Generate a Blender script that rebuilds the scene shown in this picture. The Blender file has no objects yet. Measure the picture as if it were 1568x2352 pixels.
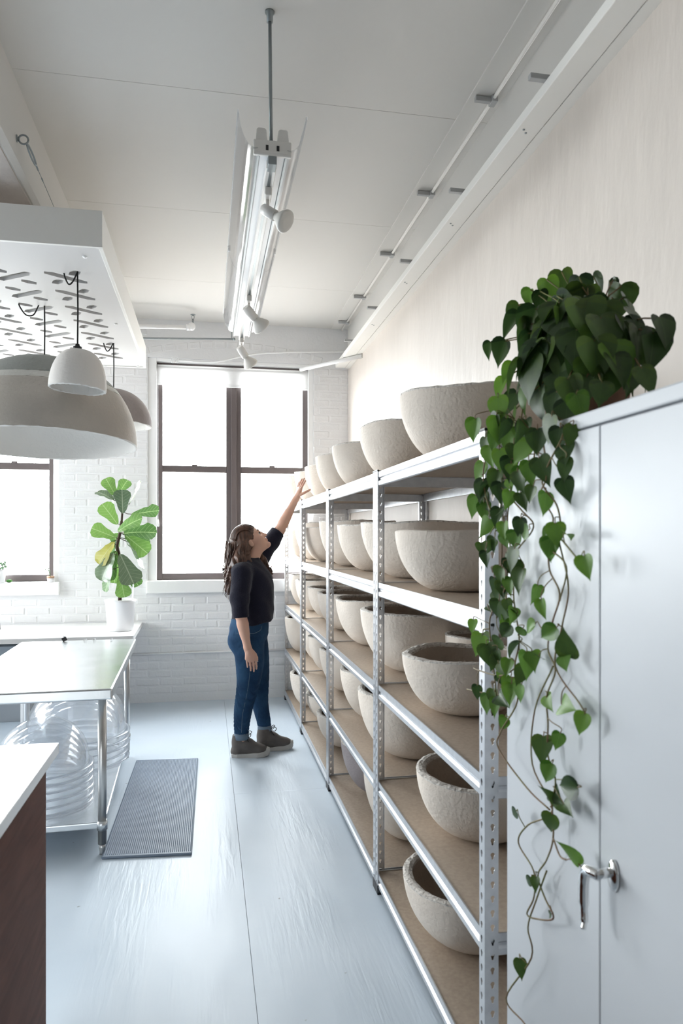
import bpy, bmesh, math, random
import numpy as np
from mathutils import Vector, Matrix
random.seed(7)
PI = math.pi

# ------------------------------------------------------------------ camera, sky, exposure
FPX = 1627.0                                   # focal length in pixels of the 1568x2352 frame
THETA = math.atan(309.0 / FPX)                 # yaw to the right of the room's long axis
ST, CT = math.sin(THETA), math.cos(THETA)
CAMZ = 1.52
HORIZON = 1232.0
scene = bpy.context.scene
cam_data = bpy.data.cameras.new('camera')
cam_data.sensor_fit = 'VERTICAL'
cam_data.sensor_height = 36.0
cam_data.sensor_width = 24.0
cam_data.lens = FPX / 2352.0 * 36.0
cam_data.shift_y = (HORIZON - 1176.0) / 2352.0
cam_data.clip_start = 0.02
cam_data.dof.use_dof = True
cam_data.dof.focus_distance = 4.6
cam_data.dof.aperture_fstop = 5.0
cam = bpy.data.objects.new('camera', cam_data)
cam.location = (0, 0, CAMZ)
cam.rotation_euler = (PI / 2, 0, -THETA)
scene.collection.objects.link(cam)
scene.camera = cam

world = bpy.data.worlds.new('sky')
scene.world = world
world.use_nodes = True
wnt = world.node_tree
bg = wnt.nodes['Background']
bg.inputs['Strength'].default_value = 21.0
# hazy white sky; below the horizon the darker street and roofs
_tc = wnt.nodes.new('ShaderNodeTexCoord'); _sp = wnt.nodes.new('ShaderNodeSeparateXYZ'); _rp = wnt.nodes.new('ShaderNodeValToRGB')
wnt.links.new(_tc.outputs['Generated'], _sp.inputs['Vector'])
_mr = wnt.nodes.new('ShaderNodeMapRange'); _mr.inputs['From Min'].default_value = -1.0; _mr.inputs['From Max'].default_value = 1.0
wnt.links.new(_sp.outputs['Z'], _mr.inputs['Value']); wnt.links.new(_mr.outputs['Result'], _rp.inputs['Fac'])
_rp.color_ramp.elements[0].position = 0.43; _rp.color_ramp.elements[0].color = (0.38, 0.37, 0.36, 1)
_rp.color_ramp.elements[1].position = 0.465; _rp.color_ramp.elements[1].color = (0.94, 0.965, 1.0, 1)
wnt.links.new(_rp.outputs['Color'], bg.inputs['Color'])

scene.view_settings.view_transform = 'Standard'
scene.view_settings.look = 'None'
scene.view_settings.gamma = 1.0
scene.cycles.transparent_max_bounces = 48
scene.cycles.diffuse_bounces = 6
scene.view_settings.exposure = 0.42
try:
    scene.view_settings.use_curve_mapping = False
except Exception:
    pass

# window openings: (x0, x1, z0, z1) in the back wall, (y0, y1, z0, z1) in the left wall
WALL_Y = 6.69
WALL_X = 1.335
CEIL = 3.51
ROOM_X0, ROOM_Y0 = -5.2, -7.0
BACK_WIN = [(-0.53, 1.00, 1.0, 3.16), (-2.83, -1.30, 1.0, 3.16), (-5.13, -3.60, 1.0, 3.16)]
ADDED_LEFT_WIN = [(3.9, 5.9, 1.06, 3.16)]  # unseen window, added to bring fill light from the left
def portal(name, loc, rot, w, h):
    d = bpy.data.lights.new(name, 'AREA')
    d.shape = 'RECTANGLE'; d.size = w; d.size_y = h
    d.cycles.is_portal = True
    o = bpy.data.objects.new(name, d)
    o.location = loc; o.rotation_euler = rot
    scene.collection.objects.link(o)
for (a, b, c, d) in BACK_WIN:
    portal('window_light', ((a + b) / 2, WALL_Y + 0.36, (c + d) / 2), (-PI / 2, 0, 0), b - a, d - c)
for (a, b, c, d) in ADDED_LEFT_WIN:
    portal('window_light', (ROOM_X0 - 0.36, (a + b) / 2, (c + d) / 2), (PI / 2, 0, -PI / 2), b - a, d - c)

# ------------------------------------------------------------------ helpers
C = scene.collection
def ray(u, v):
    r = (u - 784.0) / FPX; s = -(v - HORIZON) / FPX
    return Vector((ST + r * CT, CT - r * ST, s))
def on_x(u, v, X):            # the point of the plane x = X measured at a pixel
    d = ray(u, v); t = X / d.x
    return Vector((X, d.y * t, CAMZ + d.z * t))
def on_y(u, v, Y):
    d = ray(u, v); t = Y / d.y
    return Vector((d.x * t, Y, CAMZ + d.z * t))
def on_z(u, v, Z):
    d = ray(u, v); t = (Z - CAMZ) / d.z
    return Vector((d.x * t, d.y * t, Z))

class MB:
    """collects shapes, then builds ONE mesh object"""
    def __init__(self):
        self.v = []; self.f = []; self.s = []
    def add(self, vs, fs, smooth=False):
        n = len(self.v)
        self.v += [tuple(p) for p in vs]
        self.f += [tuple(i + n for i in f) for f in fs]
        self.s += [smooth] * len(fs)
    def box(self, x0, x1, y0, y1, z0, z1):
        vs = [(x0, y0, z0), (x1, y0, z0), (x1, y1, z0), (x0, y1, z0), (x0, y0, z1), (x1, y0, z1), (x1, y1, z1), (x0, y1, z1)]
        self.add(vs, [(0, 3, 2, 1), (4, 5, 6, 7), (0, 1, 5, 4), (1, 2, 6, 5), (2, 3, 7, 6), (3, 0, 4, 7)])
        return self
    def obox(self, c, ax, ay, az, hx, hy, hz):
        c = Vector(c); ax = Vector(ax).normalized(); ay = Vector(ay).normalized(); az = Vector(az).normalized()
        vs = [c + ax * hx * i + ay * hy * j + az * hz * k for k in (-1, 1) for (i, j) in ((-1, -1), (1, -1), (1, 1), (-1, 1))]
        self.add(vs, [(0, 3, 2, 1), (4, 5, 6, 7), (0, 1, 5, 4), (1, 2, 6, 5), (2, 3, 7, 6), (3, 0, 4, 7)])
        return self
    def tube(self, pts, r, n=10, caps=True, smooth=True):
        pts = [Vector(p) for p in pts]
        rs = r if isinstance(r, (list, tuple)) else [r] * len(pts)
        vs = []; fs = []
        t0 = (pts[1] - pts[0]).normalized()
        ref = Vector((0, 0, 1)) if abs(t0.z) < 0.9 else Vector((1, 0, 0))
        nrm = t0.cross(ref).normalized()
        for i, p in enumerate(pts):
            if i == 0: t = t0
            elif i == len(pts) - 1: t = (pts[i] - pts[i - 1]).normalized()
            else: t = (pts[i + 1] - pts[i - 1]).normalized()
            nrm = (nrm - t * nrm.dot(t))
            nrm = nrm.normalized() if nrm.length > 1e-6 else t.orthogonal().normalized()
            bn = t.cross(nrm)
            for k in range(n):
                a = 2 * PI * k / n
                vs.append(p + (nrm * math.cos(a) + bn * math.sin(a)) * rs[i])
        for i in range(len(pts) - 1):
            for k in range(n):
                a = i * n + k; b = i * n + (k + 1) % n
                fs.append((a, b, b + n, a + n))
        self.add(vs, fs, smooth)
        if caps:
            m = len(self.v) - len(vs)
            self.f.append(tuple(m + k for k in range(n))[::-1]); self.s.append(False)
            e = m + (len(pts) - 1) * n
            self.f.append(tuple(e + k for k in range(n))); self.s.append(False)
        return self
    def lathe(self, prof, n=32, c=(0, 0, 0), smooth=True, jitter=None, closed=False):
        vs = []; fs = []
        for j, (r, z) in enumerate(prof):
            for k in range(n):
                a = 2 * PI * k / n
                rr, zz = r, z
                if jitter: rr, zz = jitter(j, k, a, r, z)
                vs.append((c[0] + rr * math.cos(a), c[1] + rr * math.sin(a), c[2] + zz))
        m = len(prof)
        for j in range(m if closed else m - 1):
            for k in range(n):
                a = j * n + k; b = j * n + (k + 1) % n
                j2 = ((j + 1) % m) * n
                fs.append((a, b, j2 + (k + 1) % n, j2 + k))
        base = len(self.v)
        self.add(vs, fs, smooth)
        if not closed:
            if prof[0][0] > 1e-5:
                self.f.append(tuple(base + k for k in range(n))[::-1]); self.s.append(False)
            if prof[-1][0] > 1e-5:
                self.f.append(tuple(base + (m - 1) * n + k for k in range(n))); self.s.append(False)
        return self
    def ball(self, c, r, n=14, m=9, sc=(1, 1, 1)):
        prof = [(max(1e-6, r * math.sin(PI * j / m)), -r * math.cos(PI * j / m)) for j in range(m + 1)]
        base = len(self.v)
        self.lathe(prof, n)
        for i in range(base, len(self.v)):
            x, y, z = self.v[i]
            self.v[i] = (c[0] + x * sc[0], c[1] + y * sc[1], c[2] + z * sc[2])
        return self
    def prism(self, outline, axis, a, b):
        """outline: 2D points, extruded along axis 0/1/2 from a to b"""
        n = len(outline); vs = []
        for t in (a, b):
            for (p, q) in outline:
                if axis == 0: vs.append((t, p, q))
                elif axis == 1: vs.append((p, t, q))
                else: vs.append((p, q, t))
        fs = [tuple(range(n))[::-1], tuple(range(n, 2 * n))]
        for k in range(n):
            fs.append((k, (k + 1) % n, n + (k + 1) % n, n + k))
        self.add(vs, fs)
        return self
    def mesh(self, name):
        me = bpy.data.meshes.new(name)
        me.from_pydata(self.v, [], self.f)
        me.polygons.foreach_set('use_smooth', self.s)
        me.update()
        bm = bmesh.new(); bm.from_mesh(me)
        bmesh.ops.recalc_face_normals(bm, faces=bm.faces)
        bm.to_mesh(me); bm.free()
        return me
    def build(self, name, mat, parent=None, bevel=0, loc=None, seg=2):
        return put(name, self.mesh(name), mat, parent, bevel, loc, seg)

def put(name, me, mat, parent=None, bevel=0, loc=None, seg=2):
    o = bpy.data.objects.new(name, me)
    if mat is not None and not me.materials: me.materials.append(mat)
    C.objects.link(o)
    if parent is not None:
        o.parent = parent
        o.matrix_parent_inverse = parent.matrix_basis.inverted()
    if loc is not None: o.location = loc
    if bevel:
        b = o.modifiers.new('bevel', 'BEVEL'); b.width = bevel; b.segments = seg; b.limit_method = 'ANGLE'; b.angle_limit = math.radians(40)
    return o
def tag(o, label=None, cat=None, group=None, kind=None):
    if label: o['label'] = label
    if cat: o['category'] = cat
    if group: o['group'] = group
    if kind: o['kind'] = kind
    return o
def empty(name, loc=(0, 0, 0), label=None, cat=None, group=None, kind=None):
    o = bpy.data.objects.new(name, None); C.objects.link(o)
    o.location = loc; o.empty_display_size = 0.1
    return tag(o, label, cat, group, kind)
def smooth_path(pts, n=8):
    """Catmull-Rom through the points"""
    P = [Vector(p) for p in pts]
    P = [P[0] * 2 - P[1]] + P + [P[-1] * 2 - P[-2]]
    out = []
    for i in range(1, len(P) - 2):
        a, b, c, d = P[i - 1], P[i], P[i + 1], P[i + 2]
        for k in range(n):
            t = k / n
            out.append(0.5 * ((2 * b) + (c - a) * t + (2 * a - 5 * b + 4 * c - d) * t * t + (3 * b - a - 3 * c + d) * t ** 3))
    out.append(P[-2])
    return out

# ------------------------------------------------------------------ materials
def mat_new(name):
    m = bpy.data.materials.new(name); m.use_nodes = True
    return m, m.node_tree, m.node_tree.nodes['Principled BSDF']
def N(nt, t, **kw):
    n = nt.nodes.new(t)
    for k, v in kw.items(): setattr(n, k, v)
    return n
def mat(name, col, rough=0.5, metal=0.0, col2=None, nscale=8.0, bump=0.0, bscale=60.0, bdetail=4.0, stretch=(1, 1, 1),
        coord='Object', contrast=(0.35, 0.65), spec=0.5, rvar=0.0, bdist=0.01, sheen=0.0, coat=0.0):
    m, nt, p = mat_new(name)
    p.inputs['Base Color'].default_value = (*col, 1)
    p.inputs['Roughness'].default_value = rough
    p.inputs['Metallic'].default_value = metal
    p.inputs['Specular IOR Level'].default_value = spec
    if sheen: p.inputs['Sheen Weight'].default_value = sheen
    if coat: p.inputs['Coat Weight'].default_value = coat
    tc = N(nt, 'ShaderNodeTexCoord'); mp = N(nt, 'ShaderNodeMapping')
    mp.inputs['Scale'].default_value = stretch
    nt.links.new(tc.outputs[coord], mp.inputs['Vector'])
    if col2 is not None:
        nz = N(nt, 'ShaderNodeTexNoise'); nz.inputs['Scale'].default_value = nscale; nz.inputs['Detail'].default_value = 6
        nt.links.new(mp.outputs['Vector'], nz.inputs['Vector'])
        rp = N(nt, 'ShaderNodeValToRGB')
        rp.color_ramp.elements[0].position = contrast[0]; rp.color_ramp.elements[0].color = (*col, 1)
        rp.color_ramp.elements[1].position = contrast[1]; rp.color_ramp.elements[1].color = (*col2, 1)
        nt.links.new(nz.outputs['Fac'], rp.inputs['Fac'])
        nt.links.new(rp.outputs['Color'], p.inputs['Base Color'])
        if rvar:
            mr = N(nt, 'ShaderNodeMapRange'); mr.inputs['To Min'].default_value = rough - rvar; mr.inputs['To Max'].default_value = rough + rvar
            nt.links.new(nz.outputs['Fac'], mr.inputs['Value']); nt.links.new(mr.outputs['Result'], p.inputs['Roughness'])
    if bump:
        nb = N(nt, 'ShaderNodeTexNoise'); nb.inputs['Scale'].default_value = bscale; nb.inputs['Detail'].default_value = bdetail
        nt.links.new(mp.outputs['Vector'], nb.inputs['Vector'])
        bp = N(nt, 'ShaderNodeBump'); bp.inputs['Strength'].default_value = bump; bp.inputs['Distance'].default_value = bdist
        nt.links.new(nb.outputs['Fac'], bp.inputs['Height']); nt.links.new(bp.outputs['Normal'], p.inputs['Normal'])
    return m

M = {}
M['white_brick'] = mat('painted brick', (0.80, 0.80, 0.81), 0.45, col2=(0.70, 0.695, 0.70), nscale=2.2, bump=0.5, bscale=38, bdist=0.006, coord='Generated' if False else 'Object')
M['mortar'] = mat('painted mortar', (0.76, 0.76, 0.77), 0.55, bump=0.5, bscale=50, bdist=0.005)
M['white_wall'] = mat('white plaster', (0.80, 0.80, 0.80), 0.6, bump=0.25, bscale=18, bdist=0.01)
M['warm_wall'] = mat('mottled plaster wall', (0.69, 0.63, 0.575), 0.5, col2=(0.60, 0.545, 0.495), nscale=1.3, bump=0.35, bscale=14, bdist=0.015, stretch=(1, 1, 0.35), bdetail=8)
M['ceiling'] = mat('ceiling paint', (0.65, 0.63, 0.60), 0.7, bump=0.06, bscale=40, bdist=0.004)
M['joint'] = mat('joint', (0.55, 0.54, 0.53), 0.8)
M['floor_joint'] = mat('floor joint', (0.30, 0.33, 0.36), 0.8)
M['panel_board'] = mat('panel paint', (0.64, 0.63, 0.625), 0.6)
M['bracket'] = mat('pale grey bracket', (0.42, 0.42, 0.42), 0.5)
M['darkened_wall'] = mat('darkened unseen wall', (0.34, 0.32, 0.30), 0.8)  # dark colour chosen to cut bounce light from the unseen end
M['trim_white'] = mat('white trim paint', (0.84, 0.84, 0.84), 0.45, bump=0.1, bscale=25, bdist=0.004)
M['ledger'] = mat('cream painted timber', (0.86, 0.845, 0.81), 0.5, bump=0.1, bscale=30, stretch=(1, 0.1, 1), bdist=0.004)
M['concrete'] = mat('raw concrete', (0.60, 0.54, 0.50), 0.85, col2=(0.50, 0.445, 0.41), nscale=5, bump=0.5, bscale=30)
M['bronze_frame'] = mat('bronze window frame', (0.135, 0.112, 0.11), 0.4)  # brown raised so the window's flare is in the colour
M['steel'] = mat('stainless steel', (0.74, 0.76, 0.78), 0.22, 0.85, col2=(0.62, 0.645, 0.66), nscale=3.5, bump=0.04, bscale=60, rvar=0.07)
M['steel_leg'] = mat('brushed tube', (0.55, 0.54, 0.53), 0.28, 1.0)
M['galv'] = mat('galvanised steel', (0.68, 0.69, 0.71), 0.36, 0.9, col2=(0.60, 0.61, 0.635), nscale=30, rvar=0.06)
M['chrome'] = mat('chrome', (0.8, 0.8, 0.8), 0.08, 1.0)
M['black_plastic'] = mat('black plastic', (0.015, 0.015, 0.017), 0.45)
M['black_cord'] = mat('black cord', (0.012, 0.012, 0.012), 0.7)
M['board'] = mat('particle board', (0.45, 0.365, 0.285), 0.6, col2=(0.39, 0.31, 0.24), nscale=70, bump=0.05, bscale=150)
M['bowl'] = mat('pale fibre concrete', (0.71, 0.635, 0.56), 0.85, col2=(0.62, 0.55, 0.48), nscale=5, bump=0.55, bscale=75, bdist=0.006, bdetail=6)
M['bowl_dark'] = mat('mauve grey fibre concrete', (0.33, 0.29, 0.295), 0.85, col2=(0.26, 0.23, 0.235), nscale=6, bump=0.55, bscale=75, bdist=0.006)
M['bowl_rim'] = mat('broken rim', (0.70, 0.66, 0.61), 0.9, col2=(0.40, 0.36, 0.33), nscale=75, bump=0.7, bscale=110, bdist=0.008, contrast=(0.50, 0.68))
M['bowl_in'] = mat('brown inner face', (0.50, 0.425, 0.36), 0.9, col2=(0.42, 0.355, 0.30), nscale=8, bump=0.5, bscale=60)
M['cabinet'] = mat('pale grey enamel', (0.565, 0.59, 0.62), 0.35, bump=0.02, bscale=6, bdist=0.02)
M['cabinet_gap'] = mat('cabinet gap', (0.16, 0.16, 0.17), 0.8)
M['counter_white'] = mat('white laminate', (0.86, 0.86, 0.86), 0.25)
M['desk_edge'] = mat('greyed board edge', (0.52, 0.50, 0.48), 0.6)
M['mat_rubber'] = mat('blue grey rubber', (0.15, 0.195, 0.26), 0.5, col2=(0.18, 0.23, 0.30), nscale=6)  # base colour raised to carry the sky's reflection
M['pot_white'] = mat('white glazed pot', (0.83, 0.83, 0.84), 0.35)
M['terracotta'] = mat('terracotta', (0.34, 0.19, 0.13), 0.8, bump=0.1)
M['soil'] = mat('soil', (0.05, 0.035, 0.025), 0.95, bump=0.8, bscale=80)
M['shade_white'] = mat('white pulp shade', (0.74, 0.71, 0.68), 0.9, bump=0.4, bscale=45, bdist=0.006)
M['shade_beige'] = mat('beige pulp shade', (0.50, 0.46, 0.41), 0.9, col2=(0.43, 0.395, 0.355), nscale=3.5, bump=0.55, bscale=55, bdist=0.006)
M['shade_grey'] = mat('grey green pulp shade', (0.34, 0.35, 0.33), 0.9, col2=(0.29, 0.30, 0.28), nscale=4, bump=0.5, bscale=55, bdist=0.006)
M['shade_band'] = mat('pale band', (0.60, 0.59, 0.55), 0.9, bump=0.5, bscale=55, bdist=0.006)
M['shade_mauve'] = mat('mauve grey pulp shade', (0.36, 0.32, 0.31), 0.9, col2=(0.30, 0.265, 0.26), nscale=6, bump=0.5, bscale=60, bdist=0.006)
M['shade_in'] = mat('pale shade lining', (0.74, 0.72, 0.69), 0.9, bump=0.4, bscale=50, bdist=0.006)
M['lamp_white'] = mat('white lamp enamel', (0.78, 0.76, 0.73), 0.35)
M['bulb'] = mat('frosted bulb', (0.72, 0.70, 0.66), 0.45)
M['channel'] = mat('white sheet metal', (0.80, 0.81, 0.83), 0.35)
M['grey_metal'] = mat('grey metal', (0.30, 0.33, 0.34), 0.4, 0.7)
M['sweater'] = mat('dark navy knit', (0.010, 0.010, 0.021), 0.95, bump=0.4, bscale=140, sheen=0.15, spec=0.2)
M['denim'] = mat('blue denim', (0.008, 0.032, 0.078), 0.85, col2=(0.022, 0.066, 0.135), nscale=7, bump=0.35, bscale=220, spec=0.2)
M['denim_cuff'] = mat('pale denim inside', (0.13, 0.18, 0.24), 0.9)
M['shoe'] = mat('grey suede', (0.135, 0.118, 0.108), 0.9, col2=(0.10, 0.088, 0.082), nscale=14)
M['sole'] = mat('grey rubber sole', (0.45, 0.43, 0.405), 0.7)
M['lace'] = mat('dark lace', (0.035, 0.033, 0.035), 0.9)
M['ring'] = mat('silver ring', (0.8, 0.8, 0.8), 0.2, 1.0)
M['eye'] = mat('eye', (0.02, 0.015, 0.012), 0.2)
M['brow'] = mat('brow', (0.03, 0.017, 0.011), 0.9)
M['lip'] = mat('lip', (0.42, 0.17, 0.15), 0.5)

def skin_mat():
    m, nt, p = mat_new('skin')
    p.inputs['Base Color'].default_value = (0.60, 0.36, 0.27, 1)
    p.inputs['Roughness'].default_value = 0.5
    p.inputs['Subsurface Weight'].default_value = 0.15
    p.inputs['Subsurface Radius'].default_value = (0.02, 0.008, 0.004)
    return m
M['skin'] = skin_mat()
def hair_mat():
    m, nt, p = mat_new('brown hair')
    tc = N(nt, 'ShaderNodeTexCoord'); nz = N(nt, 'ShaderNodeTexNoise'); mp = N(nt, 'ShaderNodeMapping')
    mp.inputs['Scale'].default_value = (60, 60, 6)
    nt.links.new(tc.outputs['Object'], mp.inputs['Vector']); nt.links.new(mp.outputs['Vector'], nz.inputs['Vector'])
    nz.inputs['Scale'].default_value = 1.0; nz.inputs['Detail'].default_value = 3
    rp = N(nt, 'ShaderNodeValToRGB')
    rp.color_ramp.elements[0].position = 0.3; rp.color_ramp.elements[0].color = (0.030, 0.014, 0.009, 1)
    rp.color_ramp.elements[1].position = 0.75; rp.color_ramp.elements[1].color = (0.125, 0.055, 0.032, 1)
    nt.links.new(nz.outputs['Fac'], rp.inputs['Fac']); nt.links.new(rp.outputs['Color'], p.inputs['Base Color'])
    p.inputs['Roughness'].default_value = 0.42
    bp = N(nt, 'ShaderNodeBump'); bp.inputs['Strength'].default_value = 0.5; bp.inputs['Distance'].default_value = 0.003
    nt.links.new(nz.outputs['Fac'], bp.inputs['Height']); nt.links.new(bp.outputs['Normal'], p.inputs['Normal'])
    return m
M['hair'] = hair_mat()

def clear_mat(name, tint, gloss_lo, gloss_hi, rough=0.04, white=0.0):
    """thin clear sheet: transparent straight through, mirror-like at grazing angles"""
    m = bpy.data.materials.new(name); m.use_nodes = True
    nt = m.node_tree; nt.nodes.clear()
    out = N(nt, 'ShaderNodeOutputMaterial'); mix = N(nt, 'ShaderNodeMixShader')
    tr = N(nt, 'ShaderNodeBsdfTransparent'); gl = N(nt, 'ShaderNodeBsdfGlossy'); lw = N(nt, 'ShaderNodeLayerWeight')
    tr.inputs['Color'].default_value = (*tint, 1); gl.inputs['Roughness'].default_value = rough
    lw.inputs['Blend'].default_value = 0.35
    mr = N(nt, 'ShaderNodeMapRange'); mr.inputs['To Min'].default_value = gloss_lo; mr.inputs['To Max'].default_value = gloss_hi
    nt.links.new(lw.outputs['Facing'], mr.inputs['Value']); nt.links.new(mr.outputs['Result'], mix.inputs['Fac'])
    nt.links.new(tr.outputs['BSDF'], mix.inputs[1]); nt.links.new(gl.outputs['BSDF'], mix.inputs[2])
    last = mix
    if white:
        df = N(nt, 'ShaderNodeBsdfTranslucent'); df.inputs['Color'].default_value = (0.9, 0.92, 0.95, 1)
        m2 = N(nt, 'ShaderNodeMixShader'); m2.inputs['Fac'].default_value = white
        nt.links.new(mix.outputs['Shader'], m2.inputs[1]); nt.links.new(df.outputs['BSDF'], m2.inputs[2]); last = m2
    nt.links.new(last.outputs['Shader'], out.inputs['Surface'])
    return m
M['glass'] = clear_mat('window glass', (0.97, 0.985, 0.98), 0.03, 0.35)
M['acrylic'] = clear_mat('clear acrylic', (0.985, 0.99, 0.995), 0.04, 0.42, 0.09, 0.06)
M['acrylic_rim'] = clear_mat('clear acrylic edge', (0.97, 0.98, 0.99), 0.08, 0.4, 0.2, 0.40)
M['reflector'] = clear_mat('clear light wing', (0.93, 0.935, 0.945), 0.08, 0.55, 0.08, 0.10)

def blind_mat():
    m = bpy.data.materials.new('white blind fabric'); m.use_nodes = True
    nt = m.node_tree; nt.nodes.clear()
    out = N(nt, 'ShaderNodeOutputMaterial'); mix = N(nt, 'ShaderNodeMixShader')
    a = N(nt, 'ShaderNodeBsdfDiffuse'); b = N(nt, 'ShaderNodeBsdfTranslucent')
    a.inputs['Color'].default_value = (0.85, 0.85, 0.85, 1); b.inputs['Color'].default_value = (0.8, 0.8, 0.8, 1)
    mix.inputs['Fac'].default_value = 0.45
    nt.links.new(a.outputs['BSDF'], mix.inputs[1]); nt.links.new(b.outputs['BSDF'], mix.inputs[2]); nt.links.new(mix.outputs['Shader'], out.inputs['Surface'])
    return m
M['blind'] = blind_mat()

def leaf_mat(name, c1, c2, vein, trans, vein_w=0.012, rough=0.4, side=9.0):
    """leaf blade in its own local space: y runs base to tip, x across; midrib and side veins paler"""
    m, nt, p = mat_new(name)
    tc = N(nt, 'ShaderNodeTexCoord'); sp = N(nt, 'ShaderNodeSeparateXYZ')
    nt.links.new(tc.outputs['Object'], sp.inputs['Vector'])
    info = N(nt, 'ShaderNodeObjectInfo')
    nz = N(nt, 'ShaderNodeTexNoise'); nz.inputs['Scale'].default_value = 3.0
    nt.links.new(tc.outputs['Object'], nz.inputs['Vector'])
    add = N(nt, 'ShaderNodeMath', operation='ADD'); nt.links.new(nz.outputs['Fac'], add.inputs[0])
    mu = N(nt, 'ShaderNodeMath', operation='MULTIPLY'); mu.inputs[1].default_value = 0.9
    sb = N(nt, 'ShaderNodeMath', operation='SUBTRACT'); sb.inputs[1].default_value = 0.5
    nt.links.new(info.outputs['Random'], sb.inputs[0]); nt.links.new(sb.outputs[0], mu.inputs[0]); nt.links.new(mu.outputs[0], add.inputs[1])
    rp = N(nt, 'ShaderNodeValToRGB')
    rp.color_ramp.elements[0].position = 0.25; rp.color_ramp.elements[0].color = (*c1, 1)
    rp.color_ramp.elements[1].position = 0.85; rp.color_ramp.elements[1].color = (*c2, 1)
    nt.links.new(add.outputs[0], rp.inputs['Fac'])
    ab = N(nt, 'ShaderNodeMath', operation='ABSOLUTE'); nt.links.new(sp.outputs['X'], ab.inputs[0])
    lt = N(nt, 'ShaderNodeMath', operation='LESS_THAN'); lt.inputs[1].default_value = vein_w; nt.links.new(ab.outputs[0], lt.inputs[0])
    # side veins: stripes of (y - 0.55|x|)
    m1 = N(nt, 'ShaderNodeMath', operation='MULTIPLY'); m1.inputs[1].default_value = -0.7; nt.links.new(ab.outputs[0], m1.inputs[0])
    a1 = N(nt, 'ShaderNodeMath', operation='ADD'); nt.links.new(sp.outputs['Y'], a1.inputs[0]); nt.links.new(m1.outputs[0], a1.inputs[1])
    m2 = N(nt, 'ShaderNodeMath', operation='MULTIPLY'); m2.inputs[1].default_value = side; nt.links.new(a1.outputs[0], m2.inputs[0])
    fr = N(nt, 'ShaderNodeMath', operation='FRACT'); nt.links.new(m2.outputs[0], fr.inputs[0])
    l2 = N(nt, 'ShaderNodeMath', operation='LESS_THAN'); l2.inputs[1].default_value = 0.09; nt.links.new(fr.outputs[0], l2.inputs[0])
    h2 = N(nt, 'ShaderNodeMath', operation='MULTIPLY'); h2.inputs[1].default_value = 0.55; nt.links.new(l2.outputs[0], h2.inputs[0])
    mxv = N(nt, 'ShaderNodeMath', operation='MAXIMUM'); nt.links.new(lt.outputs[0], mxv.inputs[0]); nt.links.new(h2.outputs[0], mxv.inputs[1])
    mx = N(nt, 'ShaderNodeMix', data_type='RGBA')
    nt.links.new(mxv.outputs[0], mx.inputs['Factor']); nt.links.new(rp.outputs['Color'], mx.inputs['A']); mx.inputs['B'].default_value = (*vein, 1)
    nt.links.new(mx.outputs['Result'], p.inputs['Base Color'])
    p.inputs['Roughness'].default_value = rough
    tl = N(nt, 'ShaderNodeBsdfTranslucent'); ms = N(nt, 'ShaderNodeMixShader'); ms.inputs['Fac'].default_value = trans
    nt.links.new(mx.outputs['Result'], tl.inputs['Color'])
    out = nt.nodes['Material Output']
    nt.links.new(p.outputs['BSDF'], ms.inputs[1]); nt.links.new(tl.outputs['BSDF'], ms.inputs[2]); nt.links.new(ms.outputs['Shader'], out.inputs['Surface'])
    return m
M['philo'] = leaf_mat('heart leaf', (0.016, 0.040, 0.012), (0.075, 0.135, 0.02), (0.055, 0.11, 0.03), 0.32, 0.010, 0.38, 0.001)
M['philo_young'] = leaf_mat('young heart leaf', (0.055, 0.15, 0.012), (0.15, 0.30, 0.03), (0.13, 0.26, 0.05), 0.35, 0.012, 0.4, 0.001)
M['fiddle'] = leaf_mat('fiddle leaf', (0.075, 0.17, 0.045), (0.17, 0.32, 0.075), (0.32, 0.45, 0.20), 0.35, 0.014, 0.45, 8.0)
M['fiddle_yellow'] = leaf_mat('yellowing fiddle leaf', (0.35, 0.33, 0.06), (0.22, 0.30, 0.07), (0.4, 0.4, 0.15), 0.35, 0.014, 0.45, 8.0)
M['fiddle_shine'] = leaf_mat('shiny fiddle leaf', (0.10, 0.16, 0.09), (0.16, 0.22, 0.13), (0.3, 0.36, 0.25), 0.1, 0.014, 0.22, 8.0)
M['vine'] = mat('vine stem', (0.14, 0.15, 0.04), 0.6, col2=(0.17, 0.08, 0.04), nscale=9)
M['bark'] = mat('dark stem', (0.055, 0.03, 0.022), 0.85, bump=0.5, bscale=60)
M['succulent'] = mat('succulent green', (0.16, 0.24, 0.15), 0.6)
M['moss'] = mat('moss ball', (0.05, 0.16, 0.03), 0.95, bump=1.0, bscale=60)

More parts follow.
